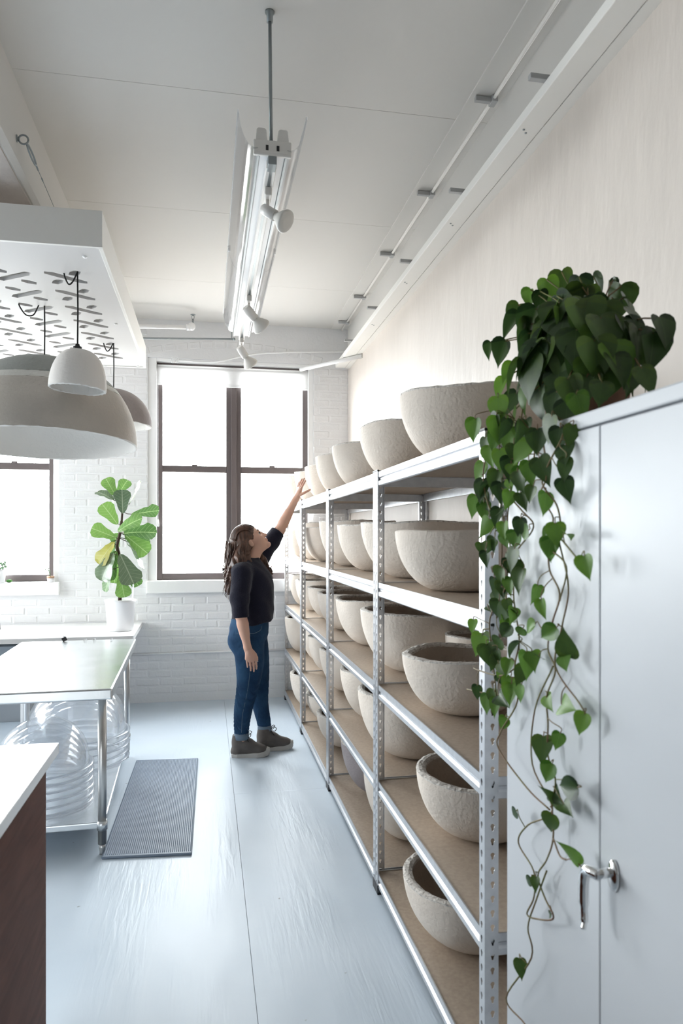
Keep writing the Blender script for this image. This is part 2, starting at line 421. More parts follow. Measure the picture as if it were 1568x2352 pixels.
def floor_mat():
    m, nt, p = mat_new('painted plywood')
    tc = N(nt, 'ShaderNodeTexCoord')
    mp = N(nt, 'ShaderNodeMapping'); mp.inputs['Scale'].default_value = (1, 0.09, 1)
    nt.links.new(tc.outputs['Object'], mp.inputs['Vector'])
    big = N(nt, 'ShaderNodeTexNoise'); big.inputs['Scale'].default_value = 1.7; big.inputs['Detail'].default_value = 4
    nt.links.new(tc.outputs['Object'], big.inputs['Vector'])
    rp = N(nt, 'ShaderNodeValToRGB')
    rp.color_ramp.elements[0].position = 0.3; rp.color_ramp.elements[0].color = (0.50, 0.575, 0.65, 1)
    rp.color_ramp.elements[1].position = 0.7; rp.color_ramp.elements[1].color = (0.56, 0.63, 0.70, 1)
    nt.links.new(big.outputs['Fac'], rp.inputs['Fac'])
    # small scuffs
    sc = N(nt, 'ShaderNodeTexNoise'); sc.inputs['Scale'].default_value = 22; sc.inputs['Detail'].default_value = 2
    nt.links.new(tc.outputs['Object'], sc.inputs['Vector'])
    r2 = N(nt, 'ShaderNodeValToRGB'); r2.color_ramp.elements[0].position = 0.755; r2.color_ramp.elements[0].color = (0, 0, 0, 1)
    r2.color_ramp.elements[1].position = 0.80; r2.color_ramp.elements[1].color = (1, 1, 1, 1)
    nt.links.new(sc.outputs['Fac'], r2.inputs['Fac'])
    mx = N(nt, 'ShaderNodeMix', data_type='RGBA'); mx.inputs['B'].default_value = (0.25, 0.27, 0.28, 1)
    nt.links.new(r2.outputs['Color'], mx.inputs['Factor']); nt.links.new(rp.outputs['Color'], mx.inputs['A'])
    nt.links.new(mx.outputs['Result'], p.inputs['Base Color'])
    # ply grain: waves distorted and stretched along the sheet, patchy
    wv = N(nt, 'ShaderNodeTexNoise'); wv.inputs['Scale'].default_value = 46; wv.inputs['Detail'].default_value = 3; wv.inputs['Distortion'].default_value = 0.6
    nt.links.new(mp.outputs['Vector'], wv.inputs['Vector'])
    pm = N(nt, 'ShaderNodeTexNoise'); pm.inputs['Scale'].default_value = 2.3
    mp2 = N(nt, 'ShaderNodeMapping'); mp2.inputs['Scale'].default_value = (1.5, 0.35, 1); nt.links.new(tc.outputs['Object'], mp2.inputs['Vector']); nt.links.new(mp2.outputs['Vector'], pm.inputs['Vector'])
    r3 = N(nt, 'ShaderNodeValToRGB'); r3.color_ramp.elements[0].position = 0.42; r3.color_ramp.elements[1].position = 0.68
    nt.links.new(pm.outputs['Fac'], r3.inputs['Fac'])
    ml = N(nt, 'ShaderNodeMath', operation='MULTIPLY'); nt.links.new(wv.outputs['Fac'], ml.inputs[0]); nt.links.new(r3.outputs['Color'], ml.inputs[1])
    bp = N(nt, 'ShaderNodeBump'); bp.inputs['Strength'].default_value = 0.5; bp.inputs['Distance'].default_value = 0.006
    nt.links.new(ml.outputs[0], bp.inputs['Height'])
    lo = N(nt, 'ShaderNodeBump'); lo.inputs['Strength'].default_value = 0.25; lo.inputs['Distance'].default_value = 0.02
    nt.links.new(pm.outputs['Fac'], lo.inputs['Height']); nt.links.new(bp.outputs['Normal'], lo.inputs['Normal'])
    nt.links.new(lo.outputs['Normal'], p.inputs['Normal'])
    p.inputs['Roughness'].default_value = 0.40
    p.inputs['Specular IOR Level'].default_value = 0.4
    return m
M['floor'] = floor_mat()

def wood_mat(name, c1, c2, axis_scale, rough=0.45):
    m, nt, p = mat_new(name)
    tc = N(nt, 'ShaderNodeTexCoord'); mp = N(nt, 'ShaderNodeMapping'); mp.inputs['Scale'].default_value = axis_scale
    nt.links.new(tc.outputs['Object'], mp.inputs['Vector'])
    nz = N(nt, 'ShaderNodeTexNoise'); nz.inputs['Scale'].default_value = 4; nz.inputs['Detail'].default_value = 8; nz.inputs['Distortion'].default_value = 1.2
    nt.links.new(mp.outputs['Vector'], nz.inputs['Vector'])
    rp = N(nt, 'ShaderNodeValToRGB')
    rp.color_ramp.elements[0].position = 0.3; rp.color_ramp.elements[0].color = (*c1, 1)
    rp.color_ramp.elements[1].position = 0.7; rp.color_ramp.elements[1].color = (*c2, 1)
    nt.links.new(nz.outputs['Fac'], rp.inputs['Fac']); nt.links.new(rp.outputs['Color'], p.inputs['Base Color'])
    p.inputs['Roughness'].default_value = rough
    p.inputs['Specular IOR Level'].default_value = 0.15
    return m
M['brown_wood'] = wood_mat('reddish brown veneer', (0.085, 0.030, 0.018), (0.135, 0.052, 0.032), (1.2, 1.0, 6), 0.6)

# ================================================================== THE ROOM
def wall_pieces(mb, a0, a1, z0, z1, holes, fn):
    """fill a wall rectangle around its openings; fn(a0, a1, z0, z1) adds one box"""
    cur = a0
    for (h0, h1, hz0, hz1) in sorted(holes):
        if h0 > cur: fn(cur, h0, z0, z1)
        fn(h0, h1, z0, hz0); fn(h0, h1, hz1, z1)
        cur = h1
    if cur < a1: fn(cur, a1, z0, z1)

# floor: painted plywood sheets on a base, thin joints between them
fb = MB().box(ROOM_X0 - 0.4, WALL_X + 0.4, ROOM_Y0 - 0.4, WALL_Y + 0.35, -0.16, -0.018)
floor = tag(fb.build('floor', M['floor_joint']), 'pale blue painted plywood floor with visible sheet joints', 'floor', kind='structure')
xs = [-5.2, -4.74, -3.52, -2.30, -1.07, 0.157, 1.335]
for i in range(len(xs) - 1):
    off = (4.22 if i >= 5 else 4.17) - 2.44 * 6 + (0 if i % 2 else 1.22) * (0 if i >= 4 else 1)
    ys = [ROOM_Y0] + [off + 2.44 * k for k in range(0, 9) if ROOM_Y0 + 0.1 < off + 2.44 * k < WALL_Y - 0.1] + [WALL_Y]
    for j in range(len(ys) - 1):
        g = 0.0009
        MB().box(xs[i] + g, xs[i + 1] - g, ys[j] + g * 0.6, ys[j + 1] - g * 0.6, -0.02, 0.0).build('floor_sheet', M['floor'], floor)

# ceiling: board panels with hairline joints
cb = MB().box(ROOM_X0 - 0.4, WALL_X + 0.4, ROOM_Y0 - 0.4, WALL_Y + 0.35, CEIL + 0.012, CEIL + 0.15)
ceiling = tag(cb.build('ceiling', M['joint']), 'white ceiling of flat boards with hairline joints', 'ceiling', kind='structure')
ys = [ROOM_Y0, -4.06, -2.84, -1.62, -0.40, 0.80, 2.02, 3.22, 4.42, 5.64, WALL_Y]
for j in range(len(ys) - 1):
    g = 0.0011
    MB().box(-0.82, WALL_X, ys[j] + g, ys[j + 1] - g, CEIL, CEIL + 0.013).build('ceiling_panel', M['ceiling'], ceiling)
    MB().box(ROOM_X0, -1.3, ys[j] + g, ys[j + 1] - g, CEIL, CEIL + 0.013).build('ceiling_panel', M['ceiling'], ceiling)

# down-stand beam over the work table: painted sides, raw concrete underside
bm_ = MB().prism([(-0.815, CEIL + 0.02), (-0.822, 3.185), (-0.845, 3.165), (-1.30, 3.165), (-1.30, CEIL + 0.02)], 1, ROOM_Y0, WALL_Y)
beam = tag(bm_.build('trim_1', M['ceiling']), 'white sided ceiling beam with raw concrete underside above work table', 'beam', kind='structure')
MB().box(-1.285, -0.855, ROOM_Y0, WALL_Y - 0.002, 3.157, 3.166).build('underside', M['concrete'], beam)

# back wall with three windows, painted brick
wb = MB()
wall_pieces(wb, ROOM_X0 - 0.4, WALL_X + 0.4, 0, CEIL + 0.03, BACK_WIN, lambda a, b, c, d: wb.box(a, b, WALL_Y, WALL_Y + 0.34, c, d))
wall_back = tag(wb.build('wall_back', M['mortar']), 'white painted brick wall with tall windows', 'wall', kind='structure')
wl = MB()
wall_pieces(wl, ROOM_Y0 - 0.4, WALL_Y, 0, CEIL + 0.03, ADDED_LEFT_WIN, lambda a, b, c, d: wl.box(ROOM_X0 - 0.34, ROOM_X0, a, b, c, d))
tag(wl.build('wall_left', M['white_wall']), 'white plaster wall on the left with an added window', 'wall', kind='structure')
tag(MB().box(WALL_X, WALL_X + 0.3, ROOM_Y0 - 0.4, WALL_Y, 0, CEIL + 0.03).build('wall_right', M['warm_wall']), 'warm white mottled plaster wall behind the shelving', 'wall', kind='structure')
tag(MB().box(ROOM_X0, WALL_X, ROOM_Y0 - 0.3, ROOM_Y0, 0, CEIL + 0.03).build('wall_near', M['darkened_wall']), 'plain darkened unseen wall behind the viewer', 'wall', kind='structure')

# bricks: chamfered, proud of the mortar
brick_cache = {}
BH, COURSE = 0.064, 0.0745
def brick_mesh(L, var):
    key = (round(L, 3), var)
    if key in brick_cache: return brick_cache[key]
    rnd = random.Random(hash(key) & 0xffff)
    p = 0.0027; ch = 0.007
    o = [(-L / 2, -BH / 2), (L / 2, -BH / 2), (L / 2, BH / 2), (-L / 2, BH / 2)]
    q = [(x - math.copysign(ch, x) + rnd.uniform(-.002, .002), z - math.copysign(ch, z) + rnd.uniform(-.0015, .0015)) for x, z in o]
    vs = [(x, 0.002, z) for x, z in o] + [(x, -p + rnd.uniform(-.0008, .0008), z) for x, z in q]
    fs = [(4, 5, 6, 7)] + [(k, (k + 1) % 4, 4 + (k + 1) % 4, 4 + k) for k in range(4)]
    mb = MB(); mb.add(vs, fs); me = mb.mesh('brick'); me.materials.append(M['white_brick'])
    brick_cache[key] = me
    return me
regions = [(-1.30, -0.53, 0.745, 3.5), (1.0, WALL_X, 1.0, 3.16), (-0.56, WALL_X, 0.02, 1.0), (-2.9, -0.56, 0.745, 1.0), (-0.9, -0.53, 0.02, 0.745)]
cand = []
rr = random.Random(3)
for (x0, x1, z0, z1) in regions:
    k = 0; z = math.ceil(z0 / COURSE) * COURSE
    while z + COURSE <= z1 + 0.012:
        row = int(round(z / COURSE))
        x = x0 - (0.105 if row % 2 else 0.0) - (x0 % 0.21)
        while x < x1:
            a, b = max(x, x0), min(x + 0.20, x1)
            if b - a > 0.05:
                cx = (a + b) / 2; cz = z + COURSE / 2
                d = Vector((cx, WALL_Y, cz - CAMZ)); xc = d.x * CT - d.y * ST; zc = d.x * ST + d.y * CT
                u = 784 + FPX * xc / zc; v = HORIZON - FPX * d.z / zc
                seen = (-10 < u < 830) and not (655 < u and v > 1170) and not (u < 305 and 855 < v < 1050 and u < 300) and not (515 < u < 640 and 1210 < v < 1600) and not (u < 320 and v > 1470) and not (u < 335 and v < 850)
                cand.append((0 if seen else 1, cx, cz, b - a))
            x += 0.21
        z += COURSE
cand.sort(key=lambda t: t[0])
rest = MB()
for i, (s, cx, cz, L) in enumerate(cand):
    me = brick_mesh(round(L / 0.01) * 0.01, rr.randrange(3))
    dy = rr.uniform(-0.0012, 0.0012)
    if i < 296:
        put('brick', me, None, wall_back, loc=(cx, WALL_Y + dy, cz))
    else:
        rest.add([(v.co.x + cx, v.co.y + WALL_Y + dy, v.co.z + cz) for v in me.vertices], [tuple(p.vertices) for p in me.polygons])
if rest.v:
    tag(rest.build('bricks', M['white_brick'], wall_back), kind='stuff')
# segmental arch of upright bricks over the window
for k in range(15):
    t = (k - 7) / 7.0
    cx = 0.235 + t * 0.80; cz = 3.305 - 0.095 * t * t; ang = t * 0.23
    o = put('brick', brick_mesh(0.10, 0), None, wall_back, loc=(cx, WALL_Y - 0.001, cz))
    o.rotation_euler = (0, ang, 0)
# thin ledge along the lower wall
MB().tube([(-0.9, WALL_Y - 0.008, 0.442), (0.2, WALL_Y - 0.008, 0.447), (WALL_X, WALL_Y - 0.008, 0.452)], 0.0105, 8).build('trim_2', M['white_brick'])
tag(bpy.data.objects['trim_2'], 'thin white painted pipe along the brick wall below window', 'pipe', kind='structure')

# windows
def window(n, x0, x1, z0, z1, label, blind):
    """x0..x1, z0..z1 : opening in the wall"""
    w = empty('window_%d' % n, ((x0 + x1) / 2, WALL_Y, z0), label, 'window', kind='structure')
    cx0, cx1, cz0, cz1 = x0 + 0.076, x1 - 0.048, z0 + 0.115, z1 - 0.03
    Yc = WALL_Y + 0.012
    cs = MB()
    cs.box(x0, cx0, Yc, Yc + 0.16, z0, z1); cs.box(cx1, x1, Yc, Yc + 0.16, z0, z1); cs.box(cx0, cx1, Yc, Yc + 0.16, cz1, z1)
    cs.build('casing', M['trim_white'], w, 0.004)
    MB().box(x0 - 0.012, x1 + 0.012, WALL_Y - 0.045, Yc + 0.16, z0, cz0).build('sill', M['trim_white'], w, 0.008)
    Y0, Y1 = WALL_Y + 0.075, WALL_Y + 0.14
    fr = MB(); t = 0.05
    fr.box(cx0, cx0 + t, Y0, Y1, cz0, cz1); fr.box(cx1 - t, cx1, Y0, Y1, cz0, cz1)
    fr.box(cx0 + t, cx1 - t, Y0, Y1, cz0, cz0 + 0.06); fr.box(cx0 + t, cx1 - t, Y0, Y1, cz1 - 0.055, cz1)
    fr.build('frame', M['bronze_frame'], w, 0.003)
    m0, m1 = (cx0 + cx1) / 2 - 0.07, (cx0 + cx1) / 2 + 0.07
    mu = MB().box(m0, m1, Y0 + 0.01, Y1, cz0 + 0.06, cz1 - 0.055)
    mu.box(m0 + 0.045, m0 + 0.095, Y0 - 0.012, Y0 + 0.012, cz0 + 0.06, cz1 - 0.055)
    mu.build('mullion', M['bronze_frame'], w, 0.003)
    zr = 2.15
    for (a, b) in ((cx0 + t, m0), (m1, cx1 - t)):
        rl = MB().box(a, b, Y0 + 0.008, Y1, zr - 0.03, zr + 0.03).build('rail', M['bronze_frame'], w, 0.003)
        lk = MB().box((a + b) / 2 - 0.025, (a + b) / 2 + 0.025, Y0 - 0.008, Y0 + 0.012, zr + 0.026, zr + 0.042).build('latch', M['bronze_frame'], w, 0.003)
        MB().box(a, b, Y0 + 0.03, Y0 + 0.036, zr + 0.03, cz1 - 0.055).build('pane', M['glass'], w)
        MB().box(a, b, Y0 + 0.03, Y0 + 0.036, cz0 + 0.06, zr - 0.03).build('pane', M['glass'], w)
    if blind:
        bl = empty('roller_blind', ((x0 + x1) / 2, WALL_Y + 0.05, 2.93), blind, 'blind')
        MB().tube([(cx0 + 0.005, WALL_Y + 0.052, cz1 - 0.045), (cx1 - 0.002, WALL_Y + 0.052, cz1 - 0.045)], 0.022, 16).build('roller', M['blind'], bl)
        MB().box(cx0 + 0.005, cx1 - 0.002, WALL_Y + 0.028, WALL_Y + 0.031, 2.935, cz1 - 0.045).build('fabric', M['blind'], bl)
        MB().box(cx0 + 0.005, cx1 - 0.002, WALL_Y + 0.023, WALL_Y + 0.036, 2.915, 2.938).build('hem_bar', M['blind'], bl, 0.003)
        cd = MB().tube([(cx0 + 0.012, WALL_Y + 0.02, cz1 - 0.03), (cx0 + 0.012, WALL_Y + 0.02, 1.67)], 0.003, 6).build('cord', M['trim_white'], bl)
        MB().lathe([(0.002, 0.03), (0.008, 0.02), (0.012, -0.03), (0.010, -0.04)], 10, (cx0 + 0.012, WALL_Y + 0.02, 1.65)).build('pull', M['trim_white'], cd)
    return w
window(1, *BACK_WIN[0], 'large four-pane bronze framed window behind the woman', 'white roller blind rolled up atop the large window')
window(2, *BACK_WIN[1], 'bronze framed window at left edge under the pendant lamps', None)
window(3, *BACK_WIN[2], 'bronze framed window further left outside the picture', None)

# unseen left window added for fill light, simple sashes
for k, (y0, y1, z0, z1) in enumerate(ADDED_LEFT_WIN):
    w = empty('window_%d' % (k + 4), (ROOM_X0, (y0 + y1) / 2, z0), 'added unseen fill window number %s in the left wall' % ('one', 'two', 'three')[k], 'window', kind='structure')
    X0, X1 = ROOM_X0 - 0.16, ROOM_X0 - 0.10
    fr = MB(); t = 0.05
    fr.box(X0, X1, y0, y0 + t, z0, z1); fr.box(X0, X1, y1 - t, y1, z0, z1); fr.box(X0, X1, y0, y1, z0, z0 + t); fr.box(X0, X1, y0, y1, z1 - t, z1)
    fr.box(X0, X1, (y0 + y1) / 2 - 0.06, (y0 + y1) / 2 + 0.06, z0, z1)
    fr.build('frame', M['bronze_frame'], w)
    MB().box(X0 + 0.03, X0 + 0.036, y0, y1, z0, z1).build('pane', M['glass'], w)

# timber ledger along the top of the right wall, with its brackets, and the conduit above it
lg = empty('trim_3', (1.25, 2.0, 3.12), 'cream timber ledger running along the top of right wall', 'ledger', kind='structure')
MB().box(1.195, 1.288, ROOM_Y0, 6.60, 3.118, 3.158).build('timber', M['ledger'], lg, 0.003)
MB().box(1.292, WALL_X, ROOM_Y0, 6.62, 3.119, 3.16).build('backing_strip', M['ledger'], lg)
MB().box(1.326, WALL_X, ROOM_Y0, 6.66, 3.16, CEIL).build('upper_band', M['ceiling'], lg)
for y in (0.68, 1.53, 2.37, 3.22, 4.10, 4.98, 5.85):
    MB().box(1.135, 1.215, y - 0.012, y + 0.012, 3.159, 3.178).build('bracket', M['bracket'], lg, 0.002)
for y in (0.9, 1.75, 2.6, 3.45, 4.3, 5.2):
    for dy in (0.0, 0.05):
        MB().lathe([(0.0, -0.002), (0.005, -0.001), (0.005, 0.002)], 8, (1.222 + dy * 0.35, y + dy * 0.4, 3.117)).build('screw', M['grey_metal'], lg)
cdt = empty('trim_4', (1.265, 2, 3.49), 'thin white conduit along the ceiling edge above ledger', 'conduit', kind='structure')
MB().tube([(1.268, ROOM_Y0, 3.492), (1.268, 6.66, 3.492)], 0.008, 8).build('pipe', M['ceiling'], cdt)
for y in (0.36, 1.25, 2.14, 3.02, 3.91, 4.80, 5.70, 6.40):
    cl = MB().box(1.185, 1.262, y - 0.011, y + 0.011, 3.478, 3.50)
    cl.box(1.258, 1.285, y - 0.025, y + 0.025, 3.475, 3.503)
    cl.build('clip', M['bracket'], cdt, 0.002)
tag(MB().box(1.165, 1.262, ROOM_Y0, 6.68, CEIL - 0.006, CEIL + 0.002).build('trim_5', M['ceiling'], None, 0.002), 'flat white cover strip on the ceiling along right edge', 'strip', kind='structure')

# pipes over the big window
pp = empty('sprinkler_pipe', on_y(330, 750, 6.35), 'white sprinkler pipe with upright head above the big window', 'pipe')
a = on_y(330, 750, 6.35); b = on_y(436, 752, 6.35); a2 = a + (a - b) * 3
MB().tube([a2, a, b], 0.019, 12).build('pipe', M['trim_white'], pp)
MB().ball(on_y(440, 750, 6.35), 0.033, sc=(1, 1, 1.1)).tube([on_y(428, 752, 6.35), on_y(437, 752, 6.35)], 0.028, 12).build('elbow', M['trim_white'], pp)
h = on_y(443, 738, 6.35)
sh = MB().tube([h + Vector((0, 0, -0.03)), h + Vector((0, 0, 0.02))], 0.008, 8)
sh.tube([h + Vector((-0.008, 0, 0.02)), h + Vector((-0.012, 0, 0.04)), h + Vector((0, 0, 0.055))], 0.003, 6)
sh.tube([h + Vector((0.008, 0, 0.02)), h + Vector((0.012, 0, 0.04)), h + Vector((0, 0, 0.055))], 0.003, 6)
sh.lathe([(0.001, 0.0), (0.022, 0.001), (0.022, 0.004), (0.001, 0.005)], 14, h + Vector((0, 0, 0.055)))
sh.build('sprinkler_head', M['grey_metal'], pp)
for k in (-0.5, -1.4):
    q = a + Vector((k, 0, 0)); MB().tube([q + Vector((0, 0, 0.015)), (q.x, q.y, CEIL)], 0.006, 8).build('hanger', M['trim_white'], pp)

rod = empty('ceiling_rod', on_y(537, 779, 6.5), 'thin grey rod below the ceiling ending by the track light', 'rod')
a = on_y(335, 777, 6.5); b = on_y(537, 779, 6.5)
MB().tube([a + (a - b) * 2, b], 0.0085, 8).build('bar', M['grey_metal'], rod)
MB().ball(b, 0.014).build('end_knob', M['grey_metal'], rod)
MB().tube([b + Vector((-0.02, 0, 0.01)), (b.x - 0.02, 6.5, CEIL)], 0.004, 6).build('hanger', M['grey_metal'], rod)
MB().tube([b + Vector((-1.6, 0, 0.01)), (b.x - 1.6, 6.5, CEIL)], 0.004, 6).build('hanger', M['grey_metal'], rod)

cb = empty('lintel_cable', on_y(560, 826, 6.65), 'white cable swagging over the window lintel from a coil', 'cable')
pts = [on_y(u, v, 6.66) for u, v in ((398, 826), (430, 829), (470, 832), (510, 829), (545, 821), (590, 813), (640, 810), (700, 809), (760, 808), (805, 808))]
MB().tube(smooth_path(pts, 5), 0.0085, 8).build('cable', M['trim_white'], cb)
co = MB()
for k in range(4):
    c = on_y(396 + k * 3.5, 827, 6.655)
    co.tube([c + Vector((0.012 * math.cos(t), -0.004, 0.028 * math.sin(t))) for t in [2 * PI * i / 12 for i in range(13)]], 0.003, 6)
co.build('coil', M['trim_white'], cb)
p0 = on_y(690, 809, 6.66); p1 = on_x(832, 808, WALL_X); p1.z = p0.z = 3.098
tag(MB().tube([p0, p1], 0.018, 12).build('conduit_pipe', M['trim_white']), 'horizontal white pipe meeting the right wall beneath ledger end', 'pipe')

# ================================================================== STEEL SHELVING
SX0, SX1 = 0.712, 1.320                 # front and back of the shelving
SHELF_Z = [0.082, 0.475, 0.885, 1.32, 1.79]
UNIT_Y = [(1.745, 2.962), (2.968, 4.200), (4.206, 5.435), (5.441, 6.60)]
POST_H = 1.80
PITCH = 0.0375

def keyhole_strip(width, height, cx):
    """a flat steel strip in the x-z plane (x 0..width) pierced by keyhole slots"""
    bm = bmesh.new()
    n = int((height - 0.03) / PITCH)
    hole = []
    for k in range(9):
        a = math.radians(-55 + 290 * k / 8.0)
        hole.append((0.0060 * math.cos(a), 0.0035 + 0.0060 * math.sin(a)))
    hole += [(-0.0026, -0.0075), (0.0, -0.0098), (0.0026, -0.0075)]
    z = 0.0
    def seg(z0, z1, hz):
        vs = [bm.verts.new((x, 0, zz)) for x, zz in ((0, z0), (width, z0), (width, z1), (0, z1))]
        es = [bm.edges.new((vs[k], vs[(k + 1) % 4])) for k in range(4)]
        if hz is not None:
            hv = [bm.verts.new((cx + p, 0, hz + q)) for p, q in hole]
            es += [bm.edges.new((hv[k], hv[(k + 1) % len(hv)])) for k in range(len(hv))]
        bmesh.ops.triangle_fill(bm, use_beauty=True, use_dissolve=False, edges=es)
    seg(0, 0.02, None)
    for k in range(n):
        seg(0.02 + k * PITCH, 0.02 + (k + 1) * PITCH, 0.02 + (k + 0.5) * PITCH)
    seg(0.02 + n * PITCH, height, None)
    vs = [tuple(v.co) for v in bm.verts]; fs = [tuple(v.index for v in f.verts) for f in bm.faces]
    bm.verts.index_update()
    fs = [tuple(v.index for v in f.verts) for f in bm.faces]
    bm.free()
    return vs, fs
def make_post_mesh():
    W = 0.037
    vs, fs = keyhole_strip(W, POST_H - 0.012, 0.021)
    mb = MB()
    mb.add([(x, 0, z + 0.008) for x, y, z in vs], fs)
    mb.add([(0, x, z + 0.008) for x, y, z in vs], [f[::-1] for f in fs])
    for (x0, x1, y0, y1) in ((W - 0.0015, W, 0, 0.006), (0, 0.006, W - 0.0015, W)):     # folded lips
        mb.box(x0, x1, y0, y1, 0.008, POST_H - 0.004)
    me = mb.mesh('post')
    me.materials.append(M['galv'])
    return me
POST_ME = make_post_mesh()
def foot_mesh(h):
    mb = MB(); W = 0.040
    mb.prism([(-0.002, -0.002), (W, -0.002), (W, 0.004), (0.004, 0.004), (0.004, W), (-0.002, W)], 2, 0, h)
    mb.prism([(-0.002, -0.002), (W, -0.002), (W, 0.02), (0.02, W), (-0.002, W)], 2, 0, 0.004)
    me = mb.mesh('foot'); me.materials.append(M['black_plastic'])
    return me
FOOT_ME, CAP_ME = foot_mesh(0.038), foot_mesh(0.007)
def beam_mesh(L):
    """step profile beam along local +x, front at y = 0, top at z = 0"""
    prof = [(0.0, -0.004), (0.004, 0.0), (0.020, 0.0), (0.020, -0.016), (0.004, -0.016), (0.001, -0.028), (0.001, -0.055), (0.006, -0.060), (0.020, -0.060), (0.020, -0.0585),
            (0.0075, -0.0585), (0.0025, -0.054), (0.0025, -0.018), (0.0215, -0.018), (0.0215, 0.0015), (0.003, 0.0015)]
    prof = [(0.0, 0.004), (0.0, -0.018), (0.006, -0.024), (0.006, -0.030), (-0.001, -0.036), (-0.001, -0.052), (0.003, -0.056), (0.012, -0.056), (0.012, -0.053), (0.008, -0.053),
            (0.008, -0.017), (0.026, -0.017), (0.026, -0.0135), (0.004, -0.0135), (0.004, 0.004)]
    mb = MB().prism([(p, q) for p, q in prof], 0, 0, L)
    me = mb.mesh('shelf_beam'); me.materials.append(M['galv'])
    return me
names_u = ['nearest the white cabinet', 'second from the white cabinet', 'third from the cabinet, right beside the woman', 'farthest from the cabinet, against the brick wall']
for ui, (y0, y1) in enumerate(UNIT_Y):
    un = empty('shelving_unit', ((SX0 + SX1) / 2, (y0 + y1) / 2, 0), 'galvanised five-tier shelving unit ' + names_u[ui], 'shelving', 'shelving units along the right wall')
    for (x, y, k) in ((SX0, y0, 0), (SX1, y0, 1), (SX1, y1, 2), (SX0, y1, 3)):
        po = put('post', POST_ME, None, un)
        po.matrix_basis = Matrix.Translation((x, y, 0)) @ Matrix.Rotation(k * PI / 2, 4, 'Z')
        po.matrix_parent_inverse = un.matrix_basis.inverted()
        sd = po.modifiers.new('thickness', 'SOLIDIFY'); sd.thickness = 0.0014; sd.offset = 0
        for (nm, me, z) in (('foot', FOOT_ME, 0.0), ('cap', CAP_ME, POST_H - 0.004)):
            ft = bpy.data.objects.new(nm, me); C.objects.link(ft)
            ft.parent = po; ft.location = (0, 0, z)
    bl, bs = beam_mesh(y1 - y0 - 0.006), beam_mesh(SX1 - SX0 - 0.006)
    for z in SHELF_Z:
        bd = MB().box(SX0 + 0.006, SX1 - 0.006, y0 + 0.006, y1 - 0.006, z - 0.0125, z).build('shelf_board', M['board'], un)
        for (me, mtx) in ((bl, Matrix.Translation((SX0 + 0.003, y1 - 0.003, z)) @ Matrix.Rotation(-PI / 2, 4, 'Z')),
                          (bl, Matrix.Translation((SX1 - 0.003, y0 + 0.003, z)) @ Matrix.Rotation(PI / 2, 4, 'Z')),
                          (bs, Matrix.Translation((SX0 + 0.003, y0 + 0.003, z))),
                          (bs, Matrix.Translation((SX1 - 0.003, y1 - 0.003, z)) @ Matrix.Rotation(PI, 4, 'Z'))):
            bo = put('shelf_beam', me, None, un)
            bo.matrix_basis = mtx
            bo.matrix_parent_inverse = un.matrix_basis.inverted()

# ================================================================== BOWLS
def bowl(x, y, z, R, H, label, dark=False, thick=0.028, seed=0, plain_rim=False):
    rnd = random.Random(seed)
    root = empty('concrete_bowl', (x, y, z), label, 'bowl', 'pale bowls stored on the shelving')
    base_r = R * 0.30
    nseg = 72
    lump = [rnd.uniform(-1, 1) for _ in range(nseg)]
    ph = [rnd.uniform(0, 6.28) for _ in range(6)]
    def wob(a): return sum(math.sin((k + 2) * a + ph[k]) for k in range(4)) * 0.0016
    prof = [(0.0, 0.0), (base_r * 0.75, 0.0)]
    m = 15
    t0 = 1 - math.sqrt(1 - 0.30 ** 2)
    for j in range(m + 1):
        t = j / m
        ang = t * PI / 2
        r = R * (0.30 + 0.70 * math.sin(ang) ** 0.92)
        zz = H * (1 - math.cos(ang) ** 1.08)
        if j == 0: zz = 0.003
        prof.append((r, min(zz, H)))
    def jit(j, k, a, r, zz):
        w = wob(a) * (r / R)
        if j >= len(prof) - 1: return r + w, zz + lump[k] * 0.0012 + wob(a)
        return r + w, zz
    mb = MB(); mb.lathe(prof, nseg, (x, y, z), True, jit)
    mb.f.pop(); mb.s.pop()      # open at the top
    mb.build('shell', M['bowl_dark'] if dark else M['bowl'], root)
    # rim: rough broken edge
    Ri = R - thick
    lump2 = [rnd.uniform(-1, 1) for _ in range(nseg * 4)]
    rp = [(R - 0.0005, H - 0.006), (R + 0.0005, H), (R - thick * 0.25, H + 0.003), (R - thick * 0.6, H + 0.003), (Ri + 0.001, H - 0.002), (Ri - 0.001, H - 0.010)]
    def jr(j, k, a, r, zz):
        w = wob(a)
        q = lump2[(k * 3 + j * 41) % len(lump2)]
        if plain_rim: q *= 0.3
        if j == 1: return r + w + max(0, q) * 0.0015, zz + lump[k] * 0.0012 + w
        return r + w + q * (0.0014 if 0 < j < 4 else 0), zz + (q * 0.0017 if 0 < j < 5 else 0) + w
    mr = MB(); mr.lathe(rp, nseg, (x, y, z), False, jr)
    mr.f.pop(); mr.s.pop(); mr.f.pop(); mr.s.pop()
    mr.build('rim', M['bowl_rim'] if not plain_rim else M['bowl'], root)
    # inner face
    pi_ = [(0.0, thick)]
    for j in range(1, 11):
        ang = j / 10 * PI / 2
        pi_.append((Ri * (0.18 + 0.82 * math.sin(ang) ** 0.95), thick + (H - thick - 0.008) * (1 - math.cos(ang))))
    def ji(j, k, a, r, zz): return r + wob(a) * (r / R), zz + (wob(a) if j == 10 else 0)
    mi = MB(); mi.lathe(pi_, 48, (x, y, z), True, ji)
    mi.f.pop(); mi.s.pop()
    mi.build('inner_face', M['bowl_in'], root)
    return root
ORD = ['nearest the trailing plant', 'second from the trailing plant', 'third from the trailing plant', 'fourth from the trailing plant', 'fifth from the trailing plant', 'sixth from the trailing plant', 'farthest, by the window wall']
